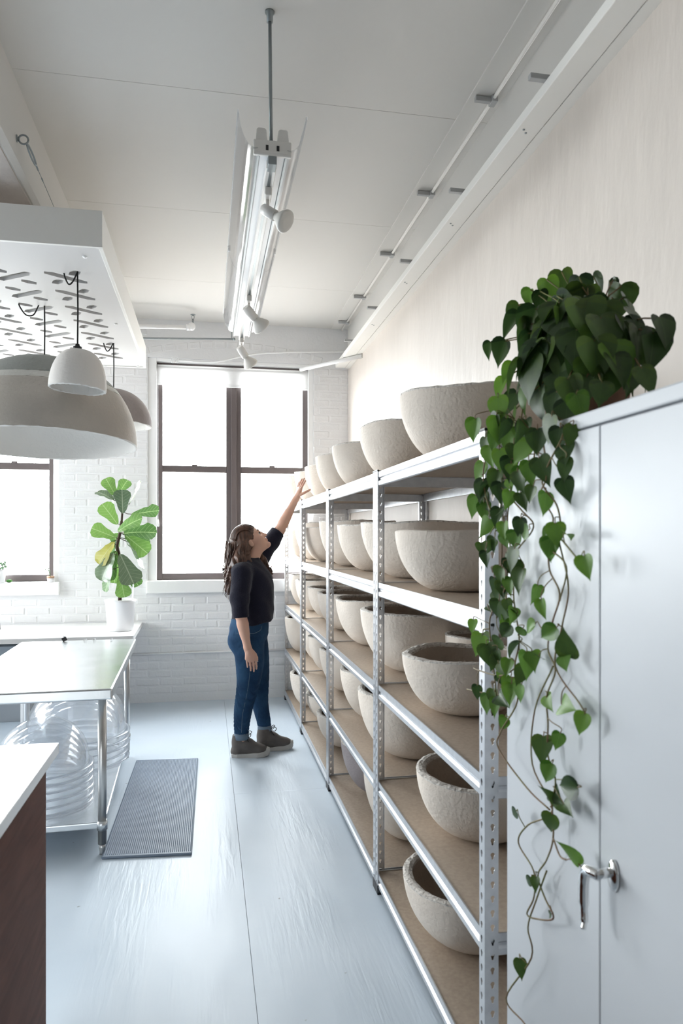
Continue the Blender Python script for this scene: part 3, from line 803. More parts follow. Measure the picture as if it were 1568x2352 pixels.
LEV = {4: 'pale concrete bowl on the top shelf, ', 3: 'pale concrete bowl on the shelf below the top one, ', 2: 'pale concrete bowl on the middle shelf, ',
       1: 'pale concrete bowl on the second shelf up, ', 0: 'pale concrete bowl on the bottom shelf, '}
BOWLS = {
 4: [(1.0, 2.53, .29, .25), (1.0, 3.33, .28, .256), (1.0, 4.08, .28, .258), (1.0, 4.82, .27, .278), (1.0, 5.50, .25, .274), (.966, 6.02, .23, .279), (.904, 6.455, .19, .272)],
 3: [(.93, 2.50, .25, .218), (1.02, 3.31, .29, .264), (1.0, 4.02, .26, .264), (1.0, 4.70, .26, .30), (.98, 5.52, .24, .267), (.96, 6.03, .22, .31), (.918, 6.46, .19, .255)],
 2: [(.93, 2.46, .235, .208), (1.01, 3.25, .295, .287), (1.0, 4.06, .26, .27), (.98, 4.76, .24, .25), (1.0, 5.39, .24, .242), (.96, 6.0, .22, .262), (.925, 6.455, .19, .285)],
 1: [(.96, 2.37, .235, .22), (1.0, 3.30, .29, .312), (1.0, 3.98, .25, .287), (1.0, 4.72, .25, .281), (1.0, 5.38, .24, .279), (.98, 5.93, .20, .285), (.889, 6.40, .20, .31)],
 0: [(.95, 2.42, .26, .222), (1.0, 3.31, .26, .30), (1.0, 3.90, .26, .287), (.98, 4.79, .24, .225), (1.0, 5.46, .24, .212), (.891, 6.0, .2, .275), (.955, 6.455, .19, .33)],
}
sd = 11
for lv, rows in BOWLS.items():
    for i, (x, y, R, H) in enumerate(rows):
        lab = LEV[lv] + ORD[i]; dk = False
        if lv == 0 and i == 2: lab = 'mauve grey concrete bowl on the bottom shelf, the only dark one'; dk = True
        bowl(x, y, SHELF_Z[lv] + 0.0005, R, H, lab, dk, 0.034 if lv <= 2 else 0.026, sd, lv == 3 and i == 0)
        sd += 7
bowl(1.14, 2.84, SHELF_Z[2] + 0.0005, .15, .218, 'small concrete bowl on the middle shelf behind the nearest bowl', False, 0.03, 991)

# ================================================================== WHITE CABINET
CX0, CX1, CY0, CY1, CZ = 0.728, 1.20, 0.745, 1.658, 1.764
cab = empty('metal_cabinet', ((CX0 + CX1) / 2, (CY0 + CY1) / 2, 0), 'tall pale grey two-door metal cabinet under the trailing plant', 'cabinet')
b = MB().box(CX0 + 0.018, CX1, CY0, CY1, 0.06, CZ - 0.03); b.build('body', M['cabinet'], cab, 0.003)
b = MB().box(CX0, CX1, CY0, CY1, CZ - 0.030, CZ); b.build('top', M['cabinet'], cab, 0.004)
b = MB().box(CX0 + 0.02, CX1, CY0 + 0.01, CY1 - 0.01, 0.0, 0.06); b.build('plinth', M['cabinet'], cab, 0.003)
b = MB().box(CX0 + 0.006, CX0 + 0.022, CY1 - 0.020, CY1, 0.06, CZ - 0.032); b.build('stile', M['cabinet'], cab, 0.003)
b = MB().box(CX0 + 0.006, CX0 + 0.022, CY0, CY0 + 0.020, 0.06, CZ - 0.032); b.build('stile', M['cabinet'], cab, 0.003)
SEAM = 1.222
dr1 = MB().box(CX0, CX0 + 0.02, SEAM + 0.0012, CY1 - 0.022, 0.065, CZ - 0.0335).build('door', M['cabinet'], cab, 0.003)
dr2 = MB().box(CX0, CX0 + 0.02, CY0 + 0.022, SEAM - 0.0012, 0.065, CZ - 0.0335).build('door', M['cabinet'], cab, 0.003)
# chrome lever handle on the right-hand door
hp = on_x(1412, 2010, CX0); hy, hz = hp.y, hp.z
hd = MB()
hd.lathe([(0.0, 0.0), (0.016, 0.0), (0.017, 0.003), (0.014, 0.008), (0.0, 0.010)], 20)
vs = [(CX0 - z * 1.0, hy + x, hz + y * 1.75) for x, y, z in hd.v]; hd.v = vs
hd.tube([(CX0 - 0.004, hy, hz + 0.006), (CX0 - 0.04, hy, hz + 0.004)], 0.0085, 14)
hd.tube(smooth_path([(CX0 - 0.034, hy - 0.004, hz + 0.004), (CX0 - 0.040, hy + 0.012, hz + 0.004), (CX0 - 0.0415, hy + 0.028, hz - 0.002), (CX0 - 0.043, hy + 0.033, hz - 0.03),
                     (CX0 - 0.044, hy + 0.031, hz - 0.07), (CX0 - 0.046, hy + 0.026, hz - 0.092), (CX0 - 0.052, hy + 0.019, hz - 0.104)], 5),
        [0.010] * 8 + [0.0105] * 6 + [0.0095] * 6 + [0.0075] * 6 + [0.005] * 5, 12)
hd.build('handle', M['chrome'], dr2)

# ================================================================== COUNTER, LOWER LEFT
ct = empty('counter', (-0.9, 1.2, 0), 'counter with white top and reddish brown wood side at lower left', 'counter')
MB().box(-1.6, -0.437, 0.2, 2.252, 0.868, 0.90).build('worktop', M['counter_white'], ct, 0.002)
MB().box(-0.485, -0.468, 0.24, 2.225, 0.0, 0.868).build('side_panel', M['brown_wood'], ct, 0.001)
MB().box(-1.57, -0.486, 2.205, 2.225, 0.0, 0.868).build('back_panel', M['counter_white'], ct, 0.001)
MB().box(-1.57, -0.486, 0.24, 2.204, 0.02, 0.05).build('bottom_shelf', M['brown_wood'], ct)

# ================================================================== STEEL WORK TABLE
tb = empty('work_table', (-0.85, 4.3, 0), 'stainless steel work table with clear domes on its lower shelf', 'table')
# slightly turned: right edge runs from (-0.437, 3.47) to (-0.486, 5.14)
c0, c1, c2, c3 = (-0.437, 3.47), (-0.486, 5.14), (-1.236, 5.118), (-1.187, 3.448)
def slab(corners, z0, z1):
    mb = MB(); n = len(corners)
    mb.prism(corners, 2, z0, z1)
    return mb
slab([c0, c1, c2, c3], 0.752, 0.805).build('table_top', M['steel'], tb, 0.008, seg=3)
def inset(c, d=0.055):
    cx = sum(p[0] for p in (c0, c1, c2, c3)) / 4; cy = sum(p[1] for p in (c0, c1, c2, c3)) / 4
    return (c[0] - math.copysign(d, c[0] - cx), c[1] - math.copysign(d + 0.02, c[1] - cy))
legs = [inset(c) for c in (c0, c1, c2, c3)]
for (x, y) in legs:
    lg_ = MB().tube([(x, y, 0.05), (x, y, 0.764)], 0.0205, 20).build('leg', M['steel_leg'], tb)
    MB().tube([(x, y, 0), (x, y, 0.012), (x, y, 0.03), (x, y, 0.05)], [0.013, 0.013, 0.0155, 0.0155], 16).build('foot', M['steel_leg'], lg_)
    MB().tube([(x, y, 0.118), (x, y, 0.162)], 0.0245, 20).build('collar', M['steel'], lg_)
sc_ = [(p[0] + math.copysign(0.012, p[0] + 0.83), p[1] + math.copysign(0.0, p[1] - 4.3)) for p in legs]
slab(sc_, 0.120, 0.152).build('lower_shelf', M['steel'], tb, 0.006)

# clear acrylic domes nested in two stacks
def dome_stack(cx, cy, z0, R, n, step, lab, tilt):
    for k in range(n):
        z = z0 + k * step
        root = empty('acrylic_dome', (cx, cy, z), lab[k], 'dome', 'clear domes under the work table')
        dx, dy = random.uniform(-0.004, 0.004), random.uniform(-0.004, 0.004)
        prof = [(R, 0.0), (R, R * 0.18)]
        for j in range(1, 15):
            a = j / 14 * PI / 2
            prof.append((max(0.0, R * math.cos(a)), R * 0.18 + (R * 0.95) * math.sin(a)))
        mb = MB(); mb.lathe(prof, 56, (0, 0, 0)); mb.f = [f for f in mb.f if len(f) == 4]; mb.s = mb.s[:len(mb.f)]
        rt = tilt * (k - n / 2)
        sh = mb.build('shell', M['acrylic'], root)
        fl = MB().lathe([(R, 0.003), (R + 0.026, 0.003), (R + 0.026, -0.0005), (R, -0.0005)], 56, (0, 0, 0), closed=True)
        fo = fl.build('flange', M['acrylic_rim'], root)
        for o in (sh, fo):
            o.parent = root; o.matrix_parent_inverse = Matrix.Identity(4)
        root.location = (cx + dx, cy + dy, z + 0.006 + (R + 0.026) * abs(math.sin(rt)))
        root.rotation_euler = (rt, rt * 0.7, 0)
pos = ['outermost shell on top', 'second shell from the top', 'third shell from the top', 'fourth shell from the top', 'shell one above the bottom', 'bottom shell, resting on the table shelf']
dome_stack(-0.825, 3.88, 0.152, 0.222, 6, 0.036, ['clear acrylic dome in the near stack under table, ' + p for p in pos[::-1]], 0.0)
dome_stack(-0.785, 4.585, 0.152, 0.285, 5, 0.040, ['clear acrylic dome in the far stack under table, ' + p for p in (pos[:4] + pos[5:])[::-1]], 0.0)

# clear ribbed plastic tray left of the domes
tr = empty('plastic_tray', (-1.35, 4.35, 0), 'clear ribbed plastic bin standing left of the domes', 'bin')
a = MB()
a.box(-1.72, -1.30, 3.95, 4.75, 0.003, 0.01)
for (x0, x1, y0, y1) in ((-1.72, -1.714, 3.95, 4.75), (-1.306, -1.30, 3.95, 4.75), (-1.72, -1.30, 3.95, 3.956), (-1.72, -1.30, 4.744, 4.75)): a.box(x0, x1, y0, y1, 0.01, 0.50)
a.build('body', M['acrylic_rim'], tr)
a = MB().box(-1.735, -1.285, 3.935, 4.765, 0.505, 0.52)
for k in range(5): a.box(-1.70 + k * 0.08, -1.67 + k * 0.08, 3.96, 4.74, 0.52, 0.53)
a.build('lid', M['acrylic_rim'], tr, 0.003)
MB().box(-1.74, -1.28, 3.93, 3.952, 0.40, 0.43).build('handle', M['grey_metal'], tr, 0.004)

# ================================================================== DESK ALONG THE BRICK WALL
dk = empty('long_desk', (-1.8, 6.2, 0), 'long white desk along brick wall carrying the potted fiddle-leaf plant', 'desk')
MB().prism([(-3.4, 5.77), (-0.565, 5.77), (-0.578, WALL_Y - 0.008), (-3.4, WALL_Y - 0.008)], 2, 0.70, 0.74).build('desk_top', M['counter_white'], dk, 0.002)
MB().box(-3.4, -0.572, 5.764, 5.772, 0.702, 0.738).build('edge_band', M['desk_edge'], dk)
for x in (-1.05, -1.40, -3.3):
    MB().box(x - 0.02, x + 0.02, 5.86, 6.64, 0.0, 0.70).build('support', M['trim_white'], dk, 0.003)
tag(MB().box(-3.2, -1.45, 6.2, 6.62, 0.0, 0.62).build('desk_shadow_block', mat('desk shadow grey', (0.30, 0.32, 0.34), 0.5), None, 0.004), 'added grey block standing in for shade beneath the wall desk', 'chest')  # added block; its grey stands in for the shade under the desk

# anti-fatigue mat
mt = MB()
m0, m1, m2, m3 = (-0.488, 3.48), (-0.070, 3.448), (-0.058, 4.92), (-0.468, 4.95)
mt.prism([m0, m1, m2, m3], 2, 0.0, 0.013)
mo = tag(mt.build('floor_mat', M['mat_rubber'], None, 0.006, seg=3), 'blue grey ribbed rubber floor mat beside the work table', 'mat')
rib = MB()
nr = 44
for k in range(nr):
    t = (k + 0.8) / (nr + 0.6)
    def lerp(p, q, t): return (p[0] + (q[0] - p[0]) * t, p[1] + (q[1] - p[1]) * t)
    A = lerp(m0, m1, t); B = lerp(m3, m2, t)
    A = (A[0], A[1] + 0.02); B = (B[0], B[1] - 0.02)
    hw = 0.0026
    vs = [(A[0] - hw, A[1], 0.0125), (A[0], A[1], 0.0155), (A[0] + hw, A[1], 0.0125), (B[0] - hw, B[1], 0.0125), (B[0], B[1], 0.0155), (B[0] + hw, B[1], 0.0125)]
    rib.add(vs, [(0, 1, 4, 3), (1, 2, 5, 4), (0, 2, 1), (3, 4, 5)])
ro = tag(rib.build('ribs', M['mat_rubber'], mo), kind='stuff')

# small things on the back of the table and on the desk
tl = empty('binder_clip', (-0.97, 5.08, 0.805), 'small black striped clip at the far edge of steel table', 'clip')
p = on_y(148, 1468, 5.08)
MB().obox((p.x, 5.08, 0.822), (1, 0, 0.5), (0, 1, 0), (-0.5, 0, 1), 0.016, 0.006, 0.014).build('body', M['black_plastic'], tl, 0.002)
MB().tube([(p.x + 0.01, 5.08, 0.83), (p.x - 0.005, 5.07, 0.845)], 0.003, 6).build('lever', M['grey_metal'], tl)
for i, (u, nm, lab) in enumerate(((196, 'paper_tag', 'tiny white paper scrap at the far table edge, left one'), (217, 'paper_tag', 'tiny crumpled white scrap in the middle of far table edge'), (256, 'paper_tag', 'tiny white scrap at far table edge nearest the corner'))):
    p = on_y(u, 1470, 5.085)
    w = MB()
    q = [(-0.012, 0, 0), (0.0, 0.006, 0.004), (0.013, 0, 0.001), (0.010, -0.003, 0.016), (-0.002, 0.004, 0.013), (-0.011, -0.002, 0.015)]
    vs = [(p.x + a * (1 - 0.2 * i), 5.085 + b, 0.8055 + c) for a, b, c in q] + [(p.x + a * (1 - 0.2 * i), 5.0862 + b, 0.8055 + c) for a, b, c in q]
    w.add(vs, [(0, 1, 4, 5), (1, 2, 3, 4), (6, 11, 10, 7), (7, 10, 9, 8), (0, 5, 11, 6), (2, 8, 9, 3), (5, 4, 10, 11), (4, 3, 9, 10), (0, 6, 7, 1), (1, 7, 8, 2)])
    tag(w.build(nm, M['trim_white']), lab, 'paper')
dv = empty('tablet_stand', on_z(-6, 1448, 0.74), 'dark tilted device on the wall desk at left picture edge', 'tablet')
p = on_z(-4, 1449, 0.74)
MB().obox((p.x - 0.07, p.y, 0.74 + 0.085), (1, 0, -0.0), (0, 0.95, 0.3), (-0.0, -0.3, 0.95), 0.08, 0.012, 0.085).build('screen', M['black_plastic'], dv, 0.006)
MB().obox((p.x - 0.07, p.y + 0.03, 0.74 + 0.006), (1, 0, 0), (0, 1, 0), (0, 0, 1), 0.06, 0.05, 0.006).build('base', M['black_plastic'], dv, 0.004)

# ================================================================== HANGING SLOTTED PANEL
PX0, PX1, PY0, PY1, PZ0, PZ1 = -1.70, -0.483, 3.48, 5.92, 2.88, 3.05
pn = empty('hanging_panel', ((PX0 + PX1) / 2, (PY0 + PY1) / 2, PZ0), 'white boxed ceiling panel cut with slot pattern, hung over the work table', 'panel')
bm = bmesh.new()
es = []
def loop(pts):
    vs = [bm.verts.new((x, y, 0)) for x, y in pts]
    for k in range(len(vs)): es.append(bm.edges.new((vs[k], vs[(k + 1) % len(vs)])))
e0, e1 = PX0 + 0.018, PX1 - 0.018
loop([(e0, PY0 + 0.018), (e1, PY0 + 0.018), (e1, PY1 - 0.018), (e0, PY1 - 0.018)])
def slot(cx, cy, ang, L, w):
    """long hexagonal slot with pointed ends"""
    ca, sa = math.cos(ang), math.sin(ang)
    q = [(-L / 2, -w * .08), (-L / 2 + w * .75, -w / 2), (L / 2 - w * .3, -w / 2), (L / 2, w * .08), (L / 2 - w * .75, w / 2), (-L / 2 + w * .3, w / 2)]
    loop([(cx + a * ca - b * sa, cy + a * sa + b * ca) for a, b in q])
for i in range(4):
    cx = -0.73 - 0.264 * i
    for j in range(7):
        cy = 3.945 + 0.275 * j + (0.03 if i % 2 else 0)
        s = 1 if i % 2 == 0 else -1
        slot(cx, cy, s * 0.62, 0.24, 0.050)
        slot(cx - s * 0.056, cy + 0.074, -s * 0.75 if True else 0, 0.090, 0.050)
        slot(cx + s * 0.056, cy - 0.074, -s * 0.75, 0.090, 0.050)
bmesh.ops.triangle_fill(bm, use_beauty=True, use_dissolve=False, edges=es)
me = bpy.data.meshes.new('slotted_board'); bm.to_mesh(me); bm.free()
me.materials.append(M['panel_board'])
o = put('slotted_board', me, None, pn)
o.matrix_basis = Matrix.Translation((0, 0, PZ0 + 0.006)); o.matrix_parent_inverse = pn.matrix_basis.inverted()
sdm = o.modifiers.new('thickness', 'SOLIDIFY'); sdm.thickness = 0.019; sdm.offset = 1 if me.polygons[0].normal.z > 0 else -1
sides = [(PX0, PX1, PY0, PY0 + 0.018, 'end_board'), (PX0, PX1, PY1 - 0.018, PY1, 'end_board'), (PX0, PX0 + 0.018, PY0 + 0.018, PY1 - 0.018, 'side_board'), (PX1 - 0.018, PX1, PY0 + 0.018, PY1 - 0.018, 'side_board')]
for (x0, x1, y0, y1, nm) in sides:
    MB().box(x0, x1, y0, y1, PZ0 - 0.002, PZ1).build(nm, M['ledger'], pn, 0.0015)
MB().box(PX0 + 0.02, PX1 - 0.019, PY0 + 0.02, PY1 - 0.02, PZ1 - 0.016, PZ1 - 0.004).build('added_lid', M['ledger'], pn)  # lid added above the slots so they look darker from below
for (u, v) in ((195, 592), (266, 746), (316, 842)):
    q = on_z(u, v, PZ0)
    MB().lathe([(0.0, -0.004), (0.010, -0.002), (0.012, 0.005)], 12, (q.x, q.y, PZ0 + 0.003)).build('screw_cap', M['trim_white'], pn)
# eye hook, carabiner and wire on the beam face
hk = on_x(38, 318, -0.821)
hg = empty('wire_hanger', hk, 'metal eye hook, snap link and thin wire holding up the panel', 'hanger')
mb = MB().lathe([(0.0, 0.0), (0.016, 0.001), (0.016, 0.004), (0.006, 0.006)], 14)
mb.v = [(hk.x + z, hk.y + x, hk.z + y) for x, y, z in mb.v]
c = hk + Vector((0.028, 0, 0))
mb.tube([c + Vector((0.020 * math.cos(t), 0.004, 0.020 * math.sin(t))) for t in [2 * PI * i / 16 for i in range(17)]], 0.0042, 8)
mb.build('eye_hook', M['grey_metal'], hg)
wend = on_x(172, 500, -0.70); wend = Vector((-0.70, 3.80, 3.045))
s0 = c + Vector((0.012, 0.012, -0.014)); dirn = (wend - s0).normalized(); L = 0.105
sd_ = dirn.cross(Vector((1, 0, 0))).normalized()
link = [s0 + dirn * (L * 0.5 - math.cos(t) * L * 0.5) + sd_ * (0.016 * math.sin(t)) for t in [2 * PI * i / 20 for i in range(21)]]
MB().tube(link, 0.0042, 8).build('snap_link', M['grey_metal'], hg)
MB().tube([s0 + dirn * L, wend], 0.0016, 6).tube([s0 + dirn * L, s0 + dirn * (L + 0.03)], 0.004, 8).tube([s0 + dirn * (L + 0.07), s0 + dirn * (L + 0.085)], 0.0035, 8).build('wire', M['grey_metal'], hg)
for (x, y) in ((-1.45, 3.80), (-0.72, 5.6), (-1.45, 5.6)):
    MB().tube([(x, y, PZ1 - 0.005), (x, y, 3.19)], 0.0016, 6).build('wire', M['grey_metal'], hg)

# ================================================================== PENDANT LAMPS
def pendant(name, x, y, z_rim, R, H, m_out, label, tilt=(0, 0), flat=1.0, socket=True, band=None, ztop=None, power=0.9, cord_loop=True):
    root = empty(name, (x, y, z_rim), label, 'lamp', 'pendant lamps over the work table')
    th = 0.014
    prof = []
    m = 16
    for j in range(m + 1):
        a = j / m * PI / 2
        prof.append((max(0.0 if j == m else 1e-4, R * math.cos(a) ** power), H * math.sin(a) ** flat))
    rnd = random.Random(int(R * 1000))
    lum = [rnd.uniform(-1, 1) for _ in range(80)]
    def jit(j, k, a, r, z): return (r, z + (lum[k % 80] * 0.0025 if j == 0 else 0))
    rot = Matrix.Rotation(tilt[0], 4, 'X') @ Matrix.Rotation(tilt[1], 4, 'Y')
    def place(ob):
        ob.parent = root; ob.matrix_parent_inverse = Matrix.Identity(4)
        ob.matrix_basis = rot
    def lath(prof, nm, mt):
        mb = MB(); mb.lathe(prof, 80, (0, 0, 0), True, jit)
        mb.f = [f for f in mb.f if len(f) == 4]; mb.s = mb.s[:len(mb.f)]
        ob = mb.build(nm, mt, root); place(ob); return ob
    if band:
        i1, i2 = band
        lath(prof[:i1 + 1], 'shade', m_out); lath(prof[i1:i2 + 1], 'pale_band', M['shade_band']); lath(prof[i2:], 'upper_shade', M['shade_grey'])
    else:
        lath(prof, 'shade', m_out)
    inn = [(max(0.0, r - th) if r > 0 else 0.0, z * (H - th) / H) for r, z in prof]
    lath(inn, 'lining', M['shade_in'])
    def jr(j, k, a, r, z): return (r + lum[(k * 3 + j) % 80] * 0.0012, z + lum[(k + j * 7) % 80] * 0.0025)
    mr = MB(); mr.lathe([(R, 0.001), (R - th * 0.3, -0.004), (R - th * 0.8, -0.003), (R - th, 0.001)], 80, (0, 0, 0), True, jr)
    mr.f = [f for f in mr.f if len(f) == 4]; mr.s = mr.s[:len(mr.f)]
    ob = mr.build('rim', M['shade_in'], root); place(ob)
    top = z_rim + H
    cd = MB().tube([(x, y, top - 0.01), (x + 0.002, y, (top + PZ0) / 2), (x, y, PZ0 + 0.02)], 0.0042, 8).build('cord', M['black_cord'], root)
    if socket:
        MB().lathe([(0.0, 0.0), (0.021, 0.0), (0.022, 0.018), (0.012, 0.022), (0.010, 0.032), (0.0, 0.033)], 16, (x, y, top - 0.004)).build('socket', M['black_plastic'], root)
        MB().lathe([(0.0, -0.03), (0.02, -0.02), (0.03, 0.0), (0.026, 0.025), (0.014, 0.05), (0.0, 0.05)], 16, (x, y, top - 0.10)).build('bulb', M['bulb'], root)
    if cord_loop:
        pts = [(x, y, PZ0 + 0.012), (x - 0.025, y + 0.01, PZ0 - 0.035), (x - 0.045, y + 0.01, PZ0 - 0.05), (x - 0.062, y + 0.01, PZ0 - 0.02), (x - 0.07, y + 0.012, PZ0 + 0.014)]
        if R > 0.4: pts = [(x - 0.03, y, PZ0 + 0.012), (x - 0.06, y, PZ0 - 0.05), (x - 0.10, y, PZ0 - 0.055), (x - 0.13, y, PZ0 - 0.02), (x - 0.145, y, PZ0 + 0.012)]
        MB().tube(smooth_path(pts, 6), 0.004, 8).build('cord_loop', M['black_cord'], root)
    return root
pendant('pendant_lamp', -0.66, 3.87, 2.285, 0.143, 0.205, M['shade_white'], 'small white dome pendant lamp with black socket, nearest the viewer', (0.0, 0.06), power=0.72, flat=0.95)
pendant('pendant_lamp', -0.945, 4.45, 2.066, 0.528, 0.51, M['shade_beige'], 'huge beige dome pendant lamp with grey crown hanging in the middle', (-0.058, 0.004), band=(6, 7), socket=False, power=0.92, flat=0.98)
pendant('pendant_lamp', -0.648, 5.22, 2.312, 0.262, 0.25, M['shade_mauve'], 'mauve grey dome pendant lamp behind the huge one, nearest window', (0.0, 0.05), socket=False, power=0.95)

# ================================================================== CEILING TRACK LIGHT
tf = empty('track_light', (0.24, 3.8, 2.9), 'long white track light fixture with clear side wings hung from ceiling', 'light fixture')
FX, FY0, FY1, FZ = 0.238, 2.63, 5.03, 2.93
MB().box(FX - 0.048, FX + 0.048, FY0, FY1, FZ, FZ + 0.045).build('channel', M['channel'], tf, 0.003)
for s in (-1, 1):
    MB().box(FX + s * 0.052 - 0.004, FX + s * 0.052 + 0.004, FY0, FY1, FZ - 0.004, FZ + 0.01).build('seam_strip', M['grey_metal'], tf)
    wing = MB(); vs = []; npf = 9
    for y in (FY0 - 0.02, (FY0 + FY1) / 2 - 0.001):
        pass
    for (ya, yb) in ((FY0 - 0.02, 3.82), (3.826, FY1 - 0.05)):
        wing = MB(); vs = []
        for y in (ya, yb):
            for k in range(npf):
                t = k / (npf - 1)
                vs.append((FX + s * (0.054 + 0.075 * math.sin(t * 1.25)), y, FZ + 0.018 - 0.012 * math.sin(t * PI) + 0.125 * t ** 1.8))
            for k in range(npf - 1, -1, -1):
                t = k / (npf - 1)
                vs.append((FX + s * (0.054 + 0.003 + 0.075 * math.sin(t * 1.25)), y, FZ + 0.0155 - 0.012 * math.sin(t * PI) + 0.125 * t ** 1.8))
        n2 = npf * 2
        fs = [(k, (k + 1) % n2, n2 + (k + 1) % n2, n2 + k) for k in range(n2)] + [tuple(range(n2))[::-1], tuple(range(n2, 2 * n2))]
        wing.add(vs, fs, False)
        wo = wing.build('wing', M['reflector'], tf)
        xe = FX + s * (0.055 + 0.075 * math.sin(1.25)); ze = FZ + 0.018 + 0.125
        MB().box(xe - 0.003, xe + 0.003, ya, yb, ze - 0.006, ze + 0.006).build('lip', M['acrylic_rim'], wo)
    for (y, z) in ((3.823, FZ + 0.08),):
        MB().box(FX + s * 0.12 - 0.006, FX + s * 0.12 + 0.006, y - 0.01, y + 0.01, z + 0.03, z + 0.06).build('wing_clip', M['channel'], tf)
# end plate with two lamp holders
ep = MB().box(FX - 0.07, FX + 0.07, FY0 - 0.014, FY0 + 0.002, FZ - 0.004, FZ + 0.052).build('end_plate', M['lamp_white'], tf, 0.004)
MB().box(FX - 0.058, FX + 0.058, FY0 - 0.016, FY0 - 0.012, FZ + 0.006, FZ + 0.016).build('slot_row', M['lamp_white'], ep, 0.001)
for s in (-1, 1):
    MB().prism([(FX + s * 0.04 - 0.022, FZ + 0.045), (FX + s * 0.04 + 0.022, FZ + 0.045), (FX + s * 0.04 + 0.018, FZ + 0.092), (FX + s * 0.04 + 0.012, FZ + 0.098), (FX + s * 0.04 - 0.012, FZ + 0.098), (FX + s * 0.04 - 0.018, FZ + 0.092)],
               1, FY0 - 0.01, FY0 + 0.02).build('lamp_holder', M['lamp_white'], tf, 0.003)
    MB().box(FX + s * 0.02 - 0.005, FX + s * 0.02 + 0.005, FY0 - 0.0165, FY0 - 0.013, FZ + 0.012, FZ + 0.032).build('knockout', M['black_plastic'], tf)
    MB().tube([(FX + s * 0.036, FY0 + 0.03, FZ + 0.075), (FX + s * 0.036, FY1 - 0.02, FZ + 0.075)], 0.013, 14).build('tube_lamp', M['channel'], tf)
# track beneath
MB().box(FX - 0.019, FX + 0.019, FY0 + 0.03, FY1, FZ - 0.030, FZ).build('track', M['lamp_white'], tf, 0.002)
MB().box(FX - 0.006, FX + 0.006, FY0 + 0.03, FY1, FZ - 0.0305, FZ - 0.028).build('track_slot', M['grey_metal'], tf)
# hanging rod
rd = MB().tube([(FX, FY0 + 0.045, FZ + 0.045), (FX - 0.004, FY0 + 0.06, CEIL)], 0.0068, 10).build('rod', M['grey_metal'], tf)
MB().lathe([(0.0, 0.0), (0.012, 0.0), (0.012, 0.03), (0.018, 0.034), (0.018, 0.04)], 14, (FX - 0.004, FY0 + 0.06, CEIL - 0.04)).build('ceiling_mount', M['grey_metal'], rd)
MB().box(FX - 0.016, FX + 0.016, FY0 - 0.01, FY0 + 0.05, FZ - 0.034, FZ + 0.002).build('track_feed', M['grey_metal'], tf, 0.002)
rd2 = MB().tube([(FX, FY1 - 0.15, FZ + 0.045), (FX, FY1 - 0.15, CEIL)], 0.0068, 10).build('rod', M['grey_metal'], tf)
def spot(y, aim, lab, sz=1.0):
    """spotlight clipped to the track: adapter, yoke, housing and reflector bulb aimed along aim"""
    root = empty('spotlight', (FX, y, FZ - 0.03), lab, 'spotlight', 'spotlights on the ceiling track')
    z = FZ - 0.03
    MB().box(FX - 0.014, FX + 0.014, y - 0.045, y + 0.03, z - 0.034, z).build('adapter', M['lamp_white'], root, 0.004)
    j = Vector((FX, y, z - 0.034)); k = j + Vector((0, 0, -0.045))
    MB().tube([j, k], 0.007, 10).build('yoke', M['lamp_white'], root)
    a = Vector(aim).normalized()
    back = k - a * 0.028 * sz; front = k + a * 0.055 * sz
    MB().tube([back - a * 0.004, back, k, front], [0.020 * sz, 0.026 * sz, 0.028 * sz, 0.027 * sz], 20).build('housing', M['lamp_white'], root)
    b = [front - a * 0.004, front + a * 0.012 * sz, front + a * 0.035 * sz, front + a * 0.062 * sz, front + a * 0.072 * sz, front + a * 0.078 * sz, front + a * 0.081 * sz]
    MB().tube(b, [0.020 * sz, 0.022 * sz, 0.040 * sz, 0.056 * sz, 0.057 * sz, 0.050 * sz, 0.028 * sz], 24).build('bulb', M['bulb'], root)
    return root
spot(2.84, (0.60, -0.42, -0.50), 'white spotlight nearest the viewer on the ceiling track, bulb facing right', 0.80)
spot(4.12, (0.65, 0.45, -0.60), 'white spotlight in the middle of the ceiling track', 0.95)
spot(5.00, (0.60, 0.45, -0.75), 'white spotlight at the window end of the ceiling track', 0.95)

